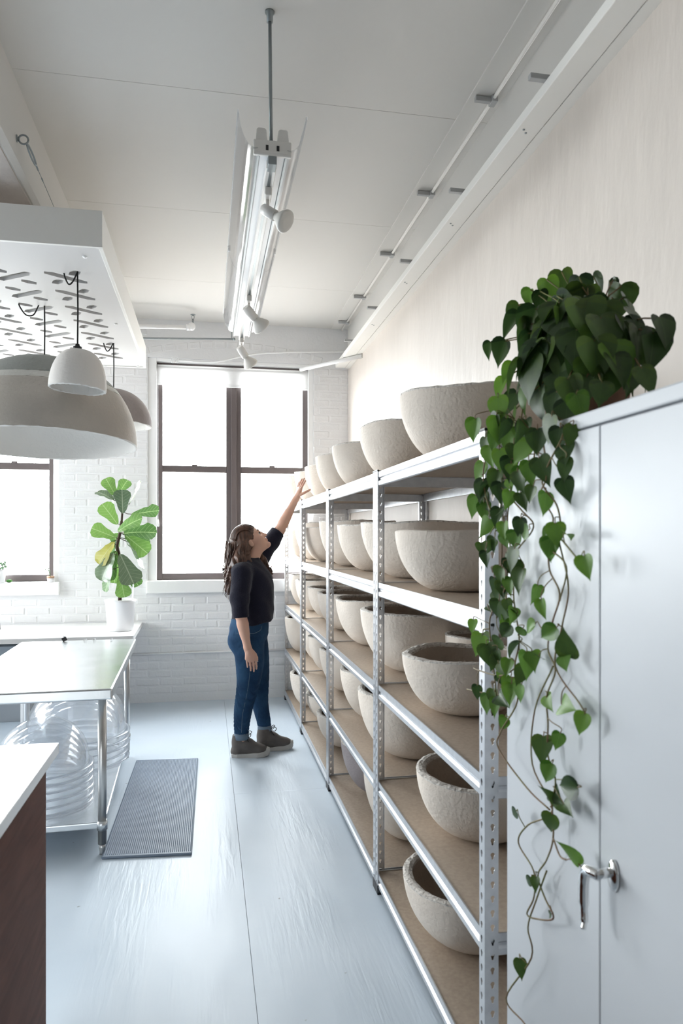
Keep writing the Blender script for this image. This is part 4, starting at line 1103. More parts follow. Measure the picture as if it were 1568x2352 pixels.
# ================================================================== LEAVES
def heart_mesh(name, droop, fold, wid=0.46, n=9):
    """unit heart leaf: base at origin, tip at +y, normal +z"""
    out = [(0.0, 0.03), (0.09, -0.035), (0.22, -0.05), (0.35, 0.015), (0.425, 0.14), (0.43, 0.30), (0.365, 0.49), (0.255, 0.67), (0.135, 0.83), (0.045, 0.95), (0.0, 1.07)]
    def z(x, y): return -droop * y * y - fold * (abs(x) - 0.0) ** 1.0 * -1 * 0.5 - 0.10 * (x * x)
    cen = [(0.0, 0.03), (0.0, 0.20), (0.0, 0.38), (0.0, 0.56), (0.0, 0.72), (0.0, 0.86), (0.0, 1.07)]
    vs = []; fs = []
    def P(x, y): return (x * wid / 0.46, y, z(x, y))
    C0 = [P(*c) for c in cen]
    nC = len(C0); vs += C0
    for s in (1, -1):
        base = len(vs)
        o = [P(s * x, y) for x, y in out[1:-1]]
        mid = [P(s * x * 0.52, y * 0.93 + 0.02) for x, y in out[1:-1]]
        vs += o + mid
        m = len(o)
        for k in range(m - 1):
            q = (base + k, base + k + 1, base + m + k + 1, base + m + k)
            fs.append(q if s > 0 else q[::-1])
        cm = [0, 0, 1, 1, 2, 3, 4, 5, 5]
        for k in range(m - 1):
            a, b = cm[k], cm[k + 1]
            q = (base + m + k, base + m + k + 1, b, a) if a != b else (base + m + k, base + m + k + 1, a)
            fs.append(q if s > 0 else q[::-1])
        q = (base + m - 1, nC - 1, nC - 2, base + 2 * m - 1)
        fs.append(q if s > 0 else q[::-1])
        q = (0, base, base + m)
        fs.append(q if s > 0 else q[::-1])
    mb = MB(); mb.add(vs, fs, True)
    me = bpy.data.meshes.new(name); me.from_pydata(mb.v, [], mb.f); me.polygons.foreach_set('use_smooth', [True] * len(mb.f)); me.update()
    return me
HEARTS = [heart_mesh('leaf', d, f) for d, f in ((0.12, 0.25), (0.34, 0.5), (0.22, 0.95))]
HEARTS_Y = [m.copy() for m in HEARTS]
for m in HEARTS: m.materials.append(M['philo'])
for m in HEARTS_Y: m.materials.append(M['philo_young'])
def fiddle_mesh(name, droop, fold):
    out = [(0.0, 0.0), (0.07, 0.06), (0.15, 0.18), (0.19, 0.32), (0.21, 0.44), (0.27, 0.60), (0.33, 0.74), (0.31, 0.88), (0.20, 0.98), (0.08, 1.0), (0.0, 0.985)]
    rows = []; vs = []; fs = []
    for i, (w, y) in enumerate(out):
        for k in range(-2, 3):
            x = w * k / 2
            wav = 0.025 * math.sin(y * 19 + (1 if k > 0 else 0)) * abs(k) / 2
            vs.append((x, y, -droop * y * y + fold * abs(x) * 0.5 - 0.25 * x * x + wav))
    for i in range(len(out) - 1):
        for k in range(4):
            a = i * 5 + k; fs.append((a, a + 1, a + 6, a + 5))
    me = bpy.data.meshes.new(name); me.from_pydata(vs, [], fs); me.polygons.foreach_set('use_smooth', [True] * len(fs)); me.update()
    return me
FID = [fiddle_mesh('leaf', d, f) for d, f in ((0.06, 0.3), (0.22, 0.5))]
FID_V = {}
for nm in ('fiddle', 'fiddle_yellow', 'fiddle_shine'):
    FID_V[nm] = [m.copy() for m in FID]
    for m in FID_V[nm]: m.materials.append(M[nm])
def leaf(me, parent, base, tipdir, normal, size, name='leaf', wid=1.0):
    y = Vector(tipdir).normalized(); z = Vector(normal); z = (z - y * z.dot(y))
    z = z.normalized() if z.length > 1e-4 else y.orthogonal().normalized()
    x = y.cross(z)
    mt = Matrix(((x.x * size * wid, y.x * size, z.x * size, base[0]), (x.y * size * wid, y.y * size, z.y * size, base[1]), (x.z * size * wid, y.z * size, z.z * size, base[2]), (0, 0, 0, 1)))
    o = bpy.data.objects.new(name, me); C.objects.link(o)
    o.parent = parent; o.matrix_parent_inverse = parent.matrix_basis.inverted()
    o.matrix_basis = mt
    return o

# ------------------------------------------------------------------ trailing heart-leaf plant on the cabinet
PPX, PPY = 0.895, 1.52
ph = empty('trailing_plant', (PPX, PPY, CZ), 'heart-leaf trailing plant in a terracotta pot on cabinet, vines hanging to floor', 'plant')
MB().lathe([(0.0, 0.0), (0.060, 0.0), (0.078, 0.10), (0.085, 0.10), (0.085, 0.122), (0.076, 0.122), (0.074, 0.10), (0.0, 0.098)], 32, (PPX, PPY, CZ)).build('pot', M['terracotta'], ph)
MB().lathe([(0.0, 0.109), (0.04, 0.108), (0.0745, 0.103)], 24, (PPX, PPY, CZ)).build('soil', M['soil'], ph)
MB().lathe([(0.0, 0.0), (0.09, 0.0), (0.10, 0.016), (0.096, 0.016), (0.087, 0.004), (0.0, 0.004)], 32, (PPX, PPY, CZ)).build('saucer', M['terracotta'], ph)
rl = random.Random(21)
LC = Vector((0.855, 1.55, CZ + 0.14))
# mound
petals = MB()
view = Vector((-0.47, -0.86, 0.0))
def mound_leaf(pos, size, out, young=False, droopy=0.9):
    tip = (out * 0.55 + Vector((rl.uniform(-.35, .35), rl.uniform(-.35, .35), -droopy - rl.uniform(0, .4)))).normalized()
    nrm = (out + Vector((rl.uniform(-.35, .35), rl.uniform(-.35, .35), 0.75))).normalized()
    me = (HEARTS_Y if young else HEARTS)[rl.randrange(3)]
    base = pos - tip * size * 0.45
    leaf(me, ph, base, tip, nrm, size, wid=rl.uniform(0.85, 1.05))
    root = Vector((PPX + rl.uniform(-.05, .05), PPY + rl.uniform(-.05, .05), CZ + 0.13))
    mid = (root + base) / 2 + Vector((0, 0, 0.05))
    petals.tube(smooth_path([root, mid, base + tip * 0.06 * size], 4), 0.0018, 5)
# silhouette leaves measured on the photograph, each given its own depth
edge = [(1290, 655, .90, .085), (1262, 668, .86, .075), (1375, 655, .98, .07), (1400, 668, 1.0, .065), (1425, 690, .98, .085), (1450, 705, .96, .08), (1460, 730, .92, .09),
        (1528, 755, .92, .075), (1500, 800, .90, .088), (1470, 790, .90, .09), (1445, 790, .92, .085), (1485, 870, .86, .065), (1445, 870, .86, .07), (1400, 875, .82, .075),
        (1240, 690, .84, .06), (1215, 685, .82, .055), (1178, 718, .80, .06), (1172, 745, .79, .075), (1150, 808, .77, .075), (1122, 803, .76, .05), (1165, 855, .75, .055), (1190, 850, .75, .05), (1145, 890, .745, .06),
        (1240, 775, .78, .115), (1245, 795, .77, .10), (1300, 780, .79, .12), (1350, 760, .83, .11), (1330, 840, .79, .10), (1205, 800, .77, .09), (1225, 855, .755, .095), (1280, 875, .76, .085), (1310, 900, .75, .075),
        (1390, 800, .84, .12), (1420, 760, .88, .11), (1300, 705, .86, .09), (1340, 700, .90, .10), (1385, 720, .90, .11), (1255, 740, .80, .11), (1215, 745, .79, .10), (1360, 860, .80, .09),
        (1240, 760, .775, .105), (1290, 745, .79, .11), (1345, 730, .81, .11), (1395, 760, .83, .11), (1320, 790, .78, .11), (1370, 820, .80, .10), (1425, 820, .84, .095), (1270, 820, .77, .10), (1200, 775, .775, .095), (1455, 760, .89, .10), (1420, 845, .83, .08), (1335, 665, .93, .08), (1320, 690, .88, .09), (1412, 655, 1.0, .04), (1380, 900, .78, .06), (1345, 890, .775, .075), (1270, 930, .745, .075), (1235, 925, .742, .08), (1200, 915, .74, .07), (1180, 960, .738, .06), (1165, 930, .738, .085), (1330, 930, .75, .065), (1300, 945, .745, .07)]
for (u, v, X, s) in edge:
    p = on_x(u, v, X)
    out = (p - LC); out.z *= 0.7; out = out.normalized()
    mound_leaf(p, s, out, young=(rl.random() < (0.35 if X < 0.76 else 0.06)))
for k in range(96):     # the inside of the mound
    a = rl.uniform(0, 2 * PI); el = rl.uniform(-0.15, 1.35)
    out = Vector((math.cos(a) * math.cos(el), math.sin(a) * math.cos(el), math.sin(el)))
    r = rl.uniform(0.45, 0.95)
    p = LC + Vector((out.x * 0.17 * r, out.y * 0.17 * r, out.z * 0.16 * r + 0.0))
    if p.z < CZ + 0.05: p.z = CZ + 0.05 + rl.random() * 0.05
    mound_leaf(p, rl.uniform(0.06, 0.115), out, False)
tag(petals.build('petioles', M['vine'], ph), kind='stuff')
# vines
vines = [
 [(1290, 960, .74), (1292, 1000, .715), (1262, 1060, .70), (1245, 1110, .70), (1278, 1160, .70), (1285, 1215, .705), (1262, 1262, .70), (1262, 1310, .70), (1285, 1365, .70), (1268, 1430, .70), (1258, 1490, .705), (1275, 1540, .70), (1255, 1600, .70), (1258, 1660, .70), (1258, 1735, .705), (1275, 1790, .70), (1268, 1850, .70), (1270, 1925, .70), (1255, 1975, .70), (1235, 2010, .70), (1250, 2060, .70), (1268, 2095, .70)],
 [(1285, 1250, .705), (1305, 1350, .70), (1290, 1440, .70), (1275, 1530, .702), (1330, 1615, .70), (1345, 1640, .70)],
 [(1270, 1530, .705), (1228, 1630, .705), (1222, 1755, .70), (1268, 1860, .70), (1212, 1895, .70), (1190, 1935, .70), (1225, 2000, .70), (1226, 2060, .70), (1210, 2100, .70), (1240, 2112, .70), (1270, 2110, .70), (1262, 2080, .70)],
 [(1255, 2000, .704), (1230, 2070, .70), (1212, 2130, .70), (1220, 2200, .70), (1162, 2292, .695), (1205, 2352, .70), (1225, 2400, .70)],
 [(1180, 960, .73), (1160, 1050, .70), (1150, 1150, .695), (1165, 1250, .69), (1160, 1350, .69), (1125, 1420, .688), (1130, 1500, .69), (1140, 1600, .69)],
 [(1200, 940, .735), (1185, 1040, .70), (1175, 1120, .695), (1165, 1200, .69), (1178, 1300, .695), (1180, 1380, .695), (1192, 1470, .70), (1182, 1530, .70), (1188, 1610, .70), (1150, 1680, .69), (1145, 1720, .69), (1210, 1810, .695), (1262, 1860, .70)],
 [(1150, 930, .735), (1130, 1000, .69), (1110, 1080, .685), (1118, 1150, .685), (1150, 1230, .69), (1148, 1330, .69), (1140, 1420, .69)],
 [(1230, 1000, .715), (1220, 1080, .70), (1180, 1110, .70), (1120, 1080, .688), (1160, 1130, .69), (1200, 1175, .70), (1225, 1210, .70), (1190, 1260, .695)],
 [(1190, 1530, .70), (1150, 1552, .69), (1100, 1540, .685), (1088, 1535, .685)],
 [(1145, 1610, .69), (1110, 1592, .685), (1072, 1583, .683)],
 [(1290, 1240, .70), (1330, 1290, .695), (1340, 1315, .693)],
 [(1270, 1925, .70), (1285, 1965, .695), (1300, 1975, .693)],
 [(1245, 1000, .72), (1255, 1090, .70), (1240, 1140, .70), (1270, 1190, .70), (1255, 1250, .70), (1300, 1300, .69), (1285, 1380, .70)],
]
VP = []
for vn in vines:
    P = [on_x(u, v, X) for u, v, X in vn]
    VP += smooth_path(P, 6)
    MB().tube(smooth_path(P, 6), 0.0019, 6).build('vine', M['vine'], ph)
# leaves along the vines: (u, v, x plane, size, tip turn in degrees from straight down in the picture, young)
LV = [(1258, 1264, .69, .055, -20, 1), (1345, 1302, .685, .045, 15, 1), (1232, 1365, .69, .042, 5, 1), (1245, 1398, .69, .042, 12, 1), (1216, 1442, .69, .045, -60, 1), (1258, 1454, .688, .055, -55, 1),
      (1298, 1480, .69, .062, 165, 0), (1295, 1520, .688, .045, 60, 1), (1211, 1526, .685, .062, 30, 1), (1222, 1512, .692, .05, 60, 1), (1244, 1510, .695, .04, 100, 0), (1295, 1620, .688, .055, 100, 1), (1256, 1611, .695, .04, 60, 1),
      (1333, 1662, .688, .045, -10, 1), (1244, 1718, .69, .058, 35, 0), (1280, 1702, .69, .038, -10, 1), (1258, 1775, .69, .05, -20, 1), (1303, 1807, .685, .055, -75, 0), (1268, 1829, .69, .05, -160, 0), (1278, 1830, .695, .05, 80, 0),
      (1300, 1857, .69, .04, 85, 0), (1262, 1892, .69, .05, -15, 0), (1312, 1957, .685, .052, -150, 1), (1211, 2023, .69, .03, -60, 0), (1228, 2030, .69, .03, 30, 0), (1195, 2225, .69, .042, 30, 0), (1180, 1868, .69, .035, -55, 0), (1262, 2100, .695, .02, -60, 0),
      (1115, 1283, .68, .042, 10, 0), (1148, 1323, .68, .05, -30, 0), (1141, 1372, .682, .05, -40, 0), (1084, 1437, .678, .038, 25, 1), (1098, 1482, .676, .066, -25, 1), (1122, 1505, .678, .06, 25, 0), (1152, 1536, .682, .042, 60, 0),
      (1140, 1480, .685, .05, -50, 0), (1171, 1592, .685, .052, 30, 1), (1152, 1608, .68, .05, 75, 0), (1117, 1615, .68, .05, 15, 1), (1095, 1590, .678, .042, -10, 0), (1173, 1414, .685, .045, -70, 0), (1152, 1409, .682, .06, -45, 0), (1155, 1662, .69, .04, -25, 1), (1135, 1622, .683, .045, 20, 1),
      (1087, 987, .675, .062, -12, 1), (1144, 940, .69, .066, 5, 1), (1144, 987, .685, .07, 10, 1), (1087, 1162, .675, .060, -5, 1), (1104, 1125, .678, .062, 8, 0), (1100, 1085, .68, .058, -15, 1), (1141, 1187, .68, .052, 15, 0),
      (1252, 1155, .69, .052, 20, 1), (1276, 1226, .69, .05, 20, 1), (1262, 1258, .688, .045, -15, 1), (1202, 1223, .69, .05, -80, 1), (1181, 1240, .685, .05, -30, 1), (1127, 1256, .68, .04, -20, 0), (1215, 1085, .69, .056, 5, 1),
      (1245, 1078, .69, .062, 25, 0), (1191, 1105, .685, .052, 20, 0), (1232, 1014, .70, .058, -10, 0), (1296, 1078, .70, .05, 5, 0), (1299, 1122, .70, .05, 25, 0), (1296, 1041, .705, .06, 40, 0), (1195, 1038, .69, .06, -30, 1),
      (1156, 1219, .682, .045, 10, 1), (1306, 1230, .69, .032, 80, 1), (1170, 1075, .69, .06, 15, 0), (1165, 1010, .69, .065, -10, 1), (1200, 990, .70, .065, 15, 0), (1260, 985, .705, .06, -15, 0), (1125, 1045, .682, .06, 25, 1),
      (1310, 1000, .715, .05, 10, 0), (1280, 1010, .71, .055, -20, 0), (1150, 1130, .685, .055, 20, 0), (1160, 1165, .685, .05, -20, 0), (1135, 1105, .68, .06, 5, 0), (1200, 1150, .695, .045, 30, 0), (1218, 1135, .69, .04, -20, 0),
      (1165, 1290, .69, .045, -35, 0), (1135, 1345, .685, .045, 25, 0), (1160, 1450, .69, .05, -40, 0), (1148, 1560, .69, .035, 60, 0), (1140, 1400, .68, .055, -25, 0), (1170, 1345, .69, .045, 20, 1), (1120, 1395, .684, .03, 80, 0), (1255, 1230, .69, .04, -30, 1)]
down = Vector((0, 0, -1)); right = Vector((0, -1, 0))      # along the cabinet face, towards the viewer = picture right
pet2 = MB()
r5 = random.Random(77)
for k in range(42):      # fuller growth where the vines bunch in front of the post
    v_ = 960 + 660 * (k + r5.random()) / 42
    LV.append((r5.uniform(1105, 1195), v_, r5.uniform(.677, .695), r5.uniform(.038, .058), r5.uniform(-50, 50), int(r5.random() < 0.35)))
for (u, v, X, s, ang, yg) in LV:
    p = on_x(u, v, X)
    a = math.radians(ang)
    tip = (down * math.cos(a) + right * math.sin(a) + Vector((rl.uniform(-.45, .05), 0, 0))).normalized()
    nrm = Vector((-0.75 + rl.uniform(-.25, .25), -0.65 + rl.uniform(-.4, .4), rl.uniform(-.1, .5)))
    if rl.random() < 0.12: nrm = Vector((0.3, -0.5, 0.9))
    base = p - tip * s * 0.48
    leaf((HEARTS_Y if yg else HEARTS)[rl.randrange(3)], ph, base, tip, nrm, s, wid=rl.uniform(0.8, 1.0))
    q = min(VP, key=lambda w: (w - base - Vector((0, 0, 0.012))).length)
    pet2.tube(smooth_path([base + tip * 0.05 * s, base - tip * 0.006 + Vector((0, 0, 0.003)), (base + q) / 2 + Vector((-0.004, 0, 0.006)), q], 3), 0.0012, 5)
tag(pet2.build('leaf_stalks', M['vine'], ph), kind='stuff')

# ------------------------------------------------------------------ fiddle-leaf plant on the desk
FPX_, FPY_ = -0.705, 6.12
fp = empty('fiddle_leaf_plant', (FPX_, FPY_, 0.74), 'fiddle-leaf fig in a white pot at the end of wall desk', 'plant')
MB().lathe([(0.0, 0.0), (0.098, 0.0), (0.104, 0.006), (0.119, 0.225), (0.122, 0.23), (0.128, 0.255), (0.120, 0.257), (0.114, 0.23), (0.0, 0.228)], 40, (FPX_, FPY_, 0.741)).build('pot', M['pot_white'], fp)
MB().lathe([(0.0, 0.236), (0.06, 0.235), (0.1135, 0.229)], 24, (FPX_, FPY_, 0.741)).build('soil', M['soil'], fp)
stem = [on_y(u, v, FPY_) for u, v in ((275, 1385), (276, 1330), (277, 1300), (273, 1275), (269, 1255), (273, 1235), (276, 1222), (279, 1200), (281, 1175), (282, 1150))]
MB().tube(smooth_path(stem, 5), [0.0155] * 20 + [0.013] * 16 + [0.009] * 10, 10).build('stem', M['bark'], fp)
MB().tube([on_y(304, 1380, FPY_ - 0.03), on_y(306, 1345, FPY_ - 0.03), on_y(305, 1335, FPY_ - 0.03)], 0.006, 8).build('watering_tube', M['acrylic_rim'], fp)
# (base u, v, dy) -> (tip u, v, dy), kind, which way the blade faces
FL = [((266, 1140, -.02), (243, 1098, -.02), 'fiddle', (0.2, -1, .3)), ((270, 1140, .04), (290, 1100, .05), 'fiddle', (-.2, -1, .2)), ((282, 1180, -.06), (280, 1125, -.10), 'fiddle_shine', (.1, -1, .1)),
      ((262, 1150, 0), (226, 1122, .05), 'fiddle_shine', (.3, -.6, .8)), ((294, 1160, .08), (325, 1105, .10), 'fiddle_shine', (1, -.1, .2)), ((270, 1205, -.06), (238, 1158, -.12), 'fiddle', (.1, -1, .4)),
      ((303, 1182, 0), (364, 1170, -.04), 'fiddle', (.1, -.8, .8)), ((270, 1222, -.10), (316, 1184, -.20), 'fiddle', (-.2, -.8, .7)), ((266, 1235, -.06), (211, 1212, -.10), 'fiddle', (.1, -.9, .5)),
      ((282, 1226, -.05), (355, 1213, -.10), 'fiddle', (.1, -.8, .8)), ((286, 1228, 0), (340, 1270, -.02), 'fiddle', (.4, -.9, .3)), ((300, 1235, .08), (345, 1250, .1), 'fiddle', (.3, -.9, .4)),
      ((288, 1240, -.06), (332, 1305, -.12), 'fiddle_shine', (1.0, -.25, .5)), ((264, 1245, -.05), (220, 1290, -.08), 'fiddle_yellow', (-.5, -.8, .3)), ((266, 1240, .06), (243, 1280, .08), 'fiddle', (-.3, -1, .1)),
      ((262, 1270, -.08), (226, 1330, -.12), 'fiddle_shine', (-.4, -.9, .3)), ((275, 1272, -.10), (308, 1340, -.16), 'fiddle_shine', (.35, -1, .25)), ((268, 1265, -.02), (236, 1328, -.05), 'fiddle', (-.1, -1, .2)),
      ((268, 1290, .05), (262, 1340, .06), 'fiddle', (0, -1, .1)), ((276, 1320, -.05), (285, 1371, -.08), 'fiddle', (.05, -1, .1)), ((298, 1310, .06), (318, 1346, .06), 'fiddle', (.2, -1, .1)), ((262, 1305, -.05), (232, 1354, -.08), 'fiddle', (-.8, -.5, .2)),
      ((270, 1262, .06), (262, 1225, .06), 'fiddle', (0, -1, .2)), ((284, 1222, .08), (300, 1205, .14), 'fiddle', (0, -.9, .5))]
stalk = MB()
for k, (a, b, kind, nrm) in enumerate(FL):
    A = on_y(a[0], a[1], FPY_ + a[2]); B = on_y(b[0], b[1], FPY_ + b[2])
    narrow = kind == 'fiddle_shine' and abs(nrm[0]) > 0.9
    leaf(FID_V[kind][k % 2], fp, A, B - A, nrm, (B - A).length * 1.0, wid=(0.55 if narrow else 1.08))
    st = min(stem, key=lambda s: (s - A).length)
    stalk.tube([A + (B - A) * 0.05, (A + st) / 2 + Vector((0, 0, -0.006)), st], 0.0032, 6)
tag(stalk.build('leaf_stalks', M['bark'], fp), kind='stuff')

# ------------------------------------------------------------------ little things on the left window sill
SZ = 1.115
s1 = empty('sill_pot', on_y(0, 1334, 6.66), 'pale grey pot with bushy succulent on the left window sill', 'plant pot')
p = on_y(-2, 1334, 6.668); p.z = SZ
MB().lathe([(0.0, 0.0), (0.045, 0.0), (0.058, 0.10), (0.062, 0.115), (0.054, 0.115), (0.0, 0.105)], 24, p).build('pot', M['pot_white'], s1)
g = MB(); r2 = random.Random(5)
for k in range(26): g.ball((p.x + r2.uniform(-.05, .05), p.y + r2.uniform(-.04, .03), SZ + 0.12 + r2.uniform(0, .06)), 0.012, 7, 5)
g.build('foliage', M['succulent'], s1)
p2 = on_y(21, 1337, 6.665); p2.z = SZ
ms = MB().ball((p2.x, p2.y, SZ + 0.013), 0.022, sc=(1.25, 0.9, 0.6))
tag(ms.build('moss_ball', M['moss']), 'small flat green moss ball on the left window sill', 'moss')
s2 = empty('sill_pot', on_y(115, 1336, 6.665), 'tiny white pot with dry sprig on the left window sill corner', 'plant pot')
p = on_y(116, 1336, 6.668); p.z = SZ
MB().lathe([(0.0, 0.0), (0.024, 0.0), (0.030, 0.035), (0.0, 0.034)], 20, p).build('pot', M['pot_white'], s2)
MB().lathe([(0.0302, 0.034), (0.031, 0.052), (0.027, 0.052), (0.0, 0.045)], 20, p).build('clay_rim', mat('clay', (0.45, 0.28, 0.18), 0.8), s2)
g = MB()
for k in range(5):
    a = k * 1.3; g.tube([(p.x, p.y, SZ + 0.045), (p.x - 0.015 + 0.012 * math.cos(a), p.y + 0.01 * math.sin(a), SZ + 0.075), (p.x - 0.025 + 0.02 * math.cos(a), p.y + 0.012 * math.sin(a), SZ + 0.095 + 0.006 * k)], 0.0022, 5)
    g.ball((p.x - 0.025 + 0.02 * math.cos(a), p.y + 0.012 * math.sin(a), SZ + 0.097 + 0.006 * k), 0.006, 6, 4)
g.build('sprig', M['succulent'], s2)

# ================================================================== THE WOMAN
class Field:
    """signed distance grid; shapes are blended in, then the zero surface is meshed (surface nets)"""
    def __init__(self, lo, hi, h):
        self.lo = np.array(lo, float); self.h = h
        self.n = (np.ceil((np.array(hi) - self.lo) / h).astype(int) + 1)
        self.d = np.full(self.n, 1.0, np.float32)
    def block(self, lo, hi, pad):
        a = np.maximum(0, np.floor((np.array(lo) - pad - self.lo) / self.h).astype(int))
        b = np.minimum(self.n, np.ceil((np.array(hi) + pad - self.lo) / self.h).astype(int) + 1)
        sl = tuple(slice(int(a[k]), int(max(a[k] + 1, b[k]))) for k in range(3))
        ax = [self.lo[k] + self.h * np.arange(sl[k].start, sl[k].stop) for k in range(3)]
        X, Y, Z = np.meshgrid(*[x.astype(np.float32) for x in ax], indexing='ij')
        return sl, X, Y, Z
    def blend(self, sl, e, k):
        d = self.d[sl]
        if k > 0:
            h = np.clip(0.5 + 0.5 * (d - e) / k, 0, 1)
            self.d[sl] = d + (e - d) * h - k * h * (1 - h)
        else:
            self.d[sl] = np.minimum(d, e)
    def cone(self, a, b, ra, rb, k=0.01, flat=None, nax=None):
        """round cone a-b; flat < 1 squashes it along the unit axis nax"""
        a = np.array(a, float); b = np.array(b, float)
        r = max(ra, rb)
        sl, X, Y, Z = self.block(np.minimum(a, b) - r, np.maximum(a, b) + r, 3 * k + 2 * self.h + 0.01)
        ab = b - a; L2 = max(1e-9, float(ab @ ab))
        px, py, pz = X - a[0], Y - a[1], Z - a[2]
        t = np.clip((px * ab[0] + py * ab[1] + pz * ab[2]) / L2, 0, 1)
        qx, qy, qz = px - t * ab[0], py - t * ab[1], pz - t * ab[2]
        if flat:
            na = np.array(nax, float); na /= np.linalg.norm(na)
            w = qx * na[0] + qy * na[1] + qz * na[2]
            s = 1 / flat - 1
            qx, qy, qz = qx + w * s * na[0], qy + w * s * na[1], qz + w * s * na[2]
        e = np.sqrt(qx * qx + qy * qy + qz * qz) - (ra + (rb - ra) * t)
        if flat: e = e * (0.5 + 0.5 * flat)
        self.blend(sl, e, k)
    def ell(self, c, r, k=0.01, R=None):
        """ellipsoid; R = 3x3 rotation (columns are its axes)"""
        c = np.array(c, float); r = np.array(r, float)
        sl, X, Y, Z = self.block(c - r.max(), c + r.max(), 3 * k + 2 * self.h + 0.01)
        P = np.stack([X - c[0], Y - c[1], Z - c[2]], -1)
        if R is not None: P = P @ np.array(R, np.float32)
        q = P / r; k0 = np.sqrt((q * q).sum(-1)); k1 = np.sqrt(((P / (r * r)) ** 2).sum(-1))
        e = k0 * (k0 - 1) / np.maximum(k1, 1e-6)
        self.blend(sl, e, k)
    def loft(self, rows, k=0.01, power=2.0):
        """stacked ellipses: rows of (z, cx, cy, hx, hy)"""
        A = np.array(sorted(rows), float)
        z0, z1 = A[0, 0], A[-1, 0]
        lo = (np.min(A[:, 1] - A[:, 3]), np.min(A[:, 2] - A[:, 4]), z0); hi = (np.max(A[:, 1] + A[:, 3]), np.max(A[:, 2] + A[:, 4]), z1)
        sl, X, Y, Z = self.block(lo, hi, 3 * k + 2 * self.h + 0.02)
        zz = np.linspace(z0, z1, 160)
        cols = []
        for c in range(1, 5):
            v = np.interp(zz, A[:, 0], A[:, c])
            pad = np.pad(v, 8, mode='edge'); v = np.convolve(pad, np.ones(17) / 17, 'valid')
            cols.append(v)
        zf = np.clip(Z, z0, z1)
        cx, cy, hx, hy = [np.interp(zf, zz, v).astype(np.float32) for v in cols]
        q = (np.abs((X - cx) / hx) ** power + np.abs((Y - cy) / hy) ** power) ** (1 / power)
        e = (q - 1) * np.minimum(hx, hy)
        e = np.maximum(e, np.abs(Z - (z0 + z1) / 2) - (z1 - z0) / 2)
        self.blend(sl, e, k)
    def cut(self, point, normal, side=None):
        """remove everything on the normal's side of a plane (optionally only where side(X,Y,Z))"""
        X, Y, Z = np.meshgrid(*[(self.lo[k] + self.h * np.arange(self.n[k])).astype(np.float32) for k in range(3)], indexing='ij')
        n = np.array(normal, float); n /= np.linalg.norm(n)
        e = (X - point[0]) * n[0] + (Y - point[1]) * n[1] + (Z - point[2]) * n[2]
        if side is not None: e = np.where(side(X, Y, Z), e, -1.0).astype(np.float32)
        self.d = np.maximum(self.d, e)
    def displace(self, fn):
        X, Y, Z = np.meshgrid(*[(self.lo[k] + self.h * np.arange(self.n[k])).astype(np.float32) for k in range(3)], indexing='ij')
        near = np.abs(self.d) < 0.05
        self.d[near] += fn(X[near], Y[near], Z[near])
    def mesh(self, name):
        d = self.d; h = self.h
        s = d < 0
        c = [s[i:d.shape[0] - 1 + i, j:d.shape[1] - 1 + j, k:d.shape[2] - 1 + k] for i in (0, 1) for j in (0, 1) for k in (0, 1)]
        cnt = sum(x.astype(np.int8) for x in c)
        act = (cnt > 0) & (cnt < 8)
        I = np.argwhere(act)
        idx = np.full(act.shape, -1, np.int32); idx[act] = np.arange(len(I))
        off = np.array([(i, j, k) for i in (0, 1) for j in (0, 1) for k in (0, 1)])
        val = np.stack([d[I[:, 0] + o[0], I[:, 1] + o[1], I[:, 2] + o[2]] for o in off], 1)
        acc = np.zeros((len(I), 3)); num = np.zeros(len(I))
        for a in range(8):
            for b in range(a + 1, 8):
                if np.abs(off[a] - off[b]).sum() != 1: continue
                va, vb = val[:, a], val[:, b]
                m = (va < 0) != (vb < 0)
                t = np.where(m, va / np.where(m, va - vb, 1), 0)
                acc += np.where(m[:, None], off[a] + (off[b] - off[a]) * t[:, None], 0); num += m
        V = (I + acc / num[:, None]) * h + self.lo
        faces = []
        for ax in range(3):
            sl0 = [slice(None)] * 3; sl1 = [slice(None)] * 3
            sl0[ax] = slice(0, d.shape[ax] - 1); sl1[ax] = slice(1, d.shape[ax])
            A, B = s[tuple(sl0)], s[tuple(sl1)]
            E = np.argwhere(A != B)
            o1, o2 = [(1, 2), (2, 0), (0, 1)][ax]
            E = E[(E[:, o1] > 0) & (E[:, o2] > 0) & (E[:, o1] < d.shape[o1] - 1) & (E[:, o2] < d.shape[o2] - 1)]
            if not len(E): continue
            ins = A[E[:, 0], E[:, 1], E[:, 2]]
            q = []
            for (p1, p2) in ((1, 1), (0, 1), (0, 0), (1, 0)):
                e = E.copy(); e[:, o1] -= p1; e[:, o2] -= p2
                q.append(idx[e[:, 0], e[:, 1], e[:, 2]])
            q = np.stack(q, 1)
            q[~ins] = q[~ins][:, ::-1]
            faces.append(q)
        F = np.concatenate(faces)
        me = bpy.data.meshes.new(name)
        me.vertices.add(len(V)); me.vertices.foreach_set('co', V.astype(np.float32).ravel())
        me.loops.add(len(F) * 4); me.loops.foreach_set('vertex_index', F.astype(np.int32).ravel())
        me.polygons.add(len(F)); me.polygons.foreach_set('loop_start', np.arange(0, len(F) * 4, 4, dtype=np.int32))
        me.polygons.foreach_set('loop_total', np.full(len(F), 4, np.int32))
        me.polygons.foreach_set('use_smooth', np.ones(len(F), bool))
        me.update(calc_edges=True); me.validate()
        return me
def sm(o, it=2, f=0.5):
    m = o.modifiers.new('smooth', 'SMOOTH'); m.iterations = it; m.factor = f
    return o

WX, WY = 0.30, 5.0
woman = empty('person', (WX, WY, 0), 'woman in dark sweater and jeans reaching up to a bowl on the top shelf', 'person')
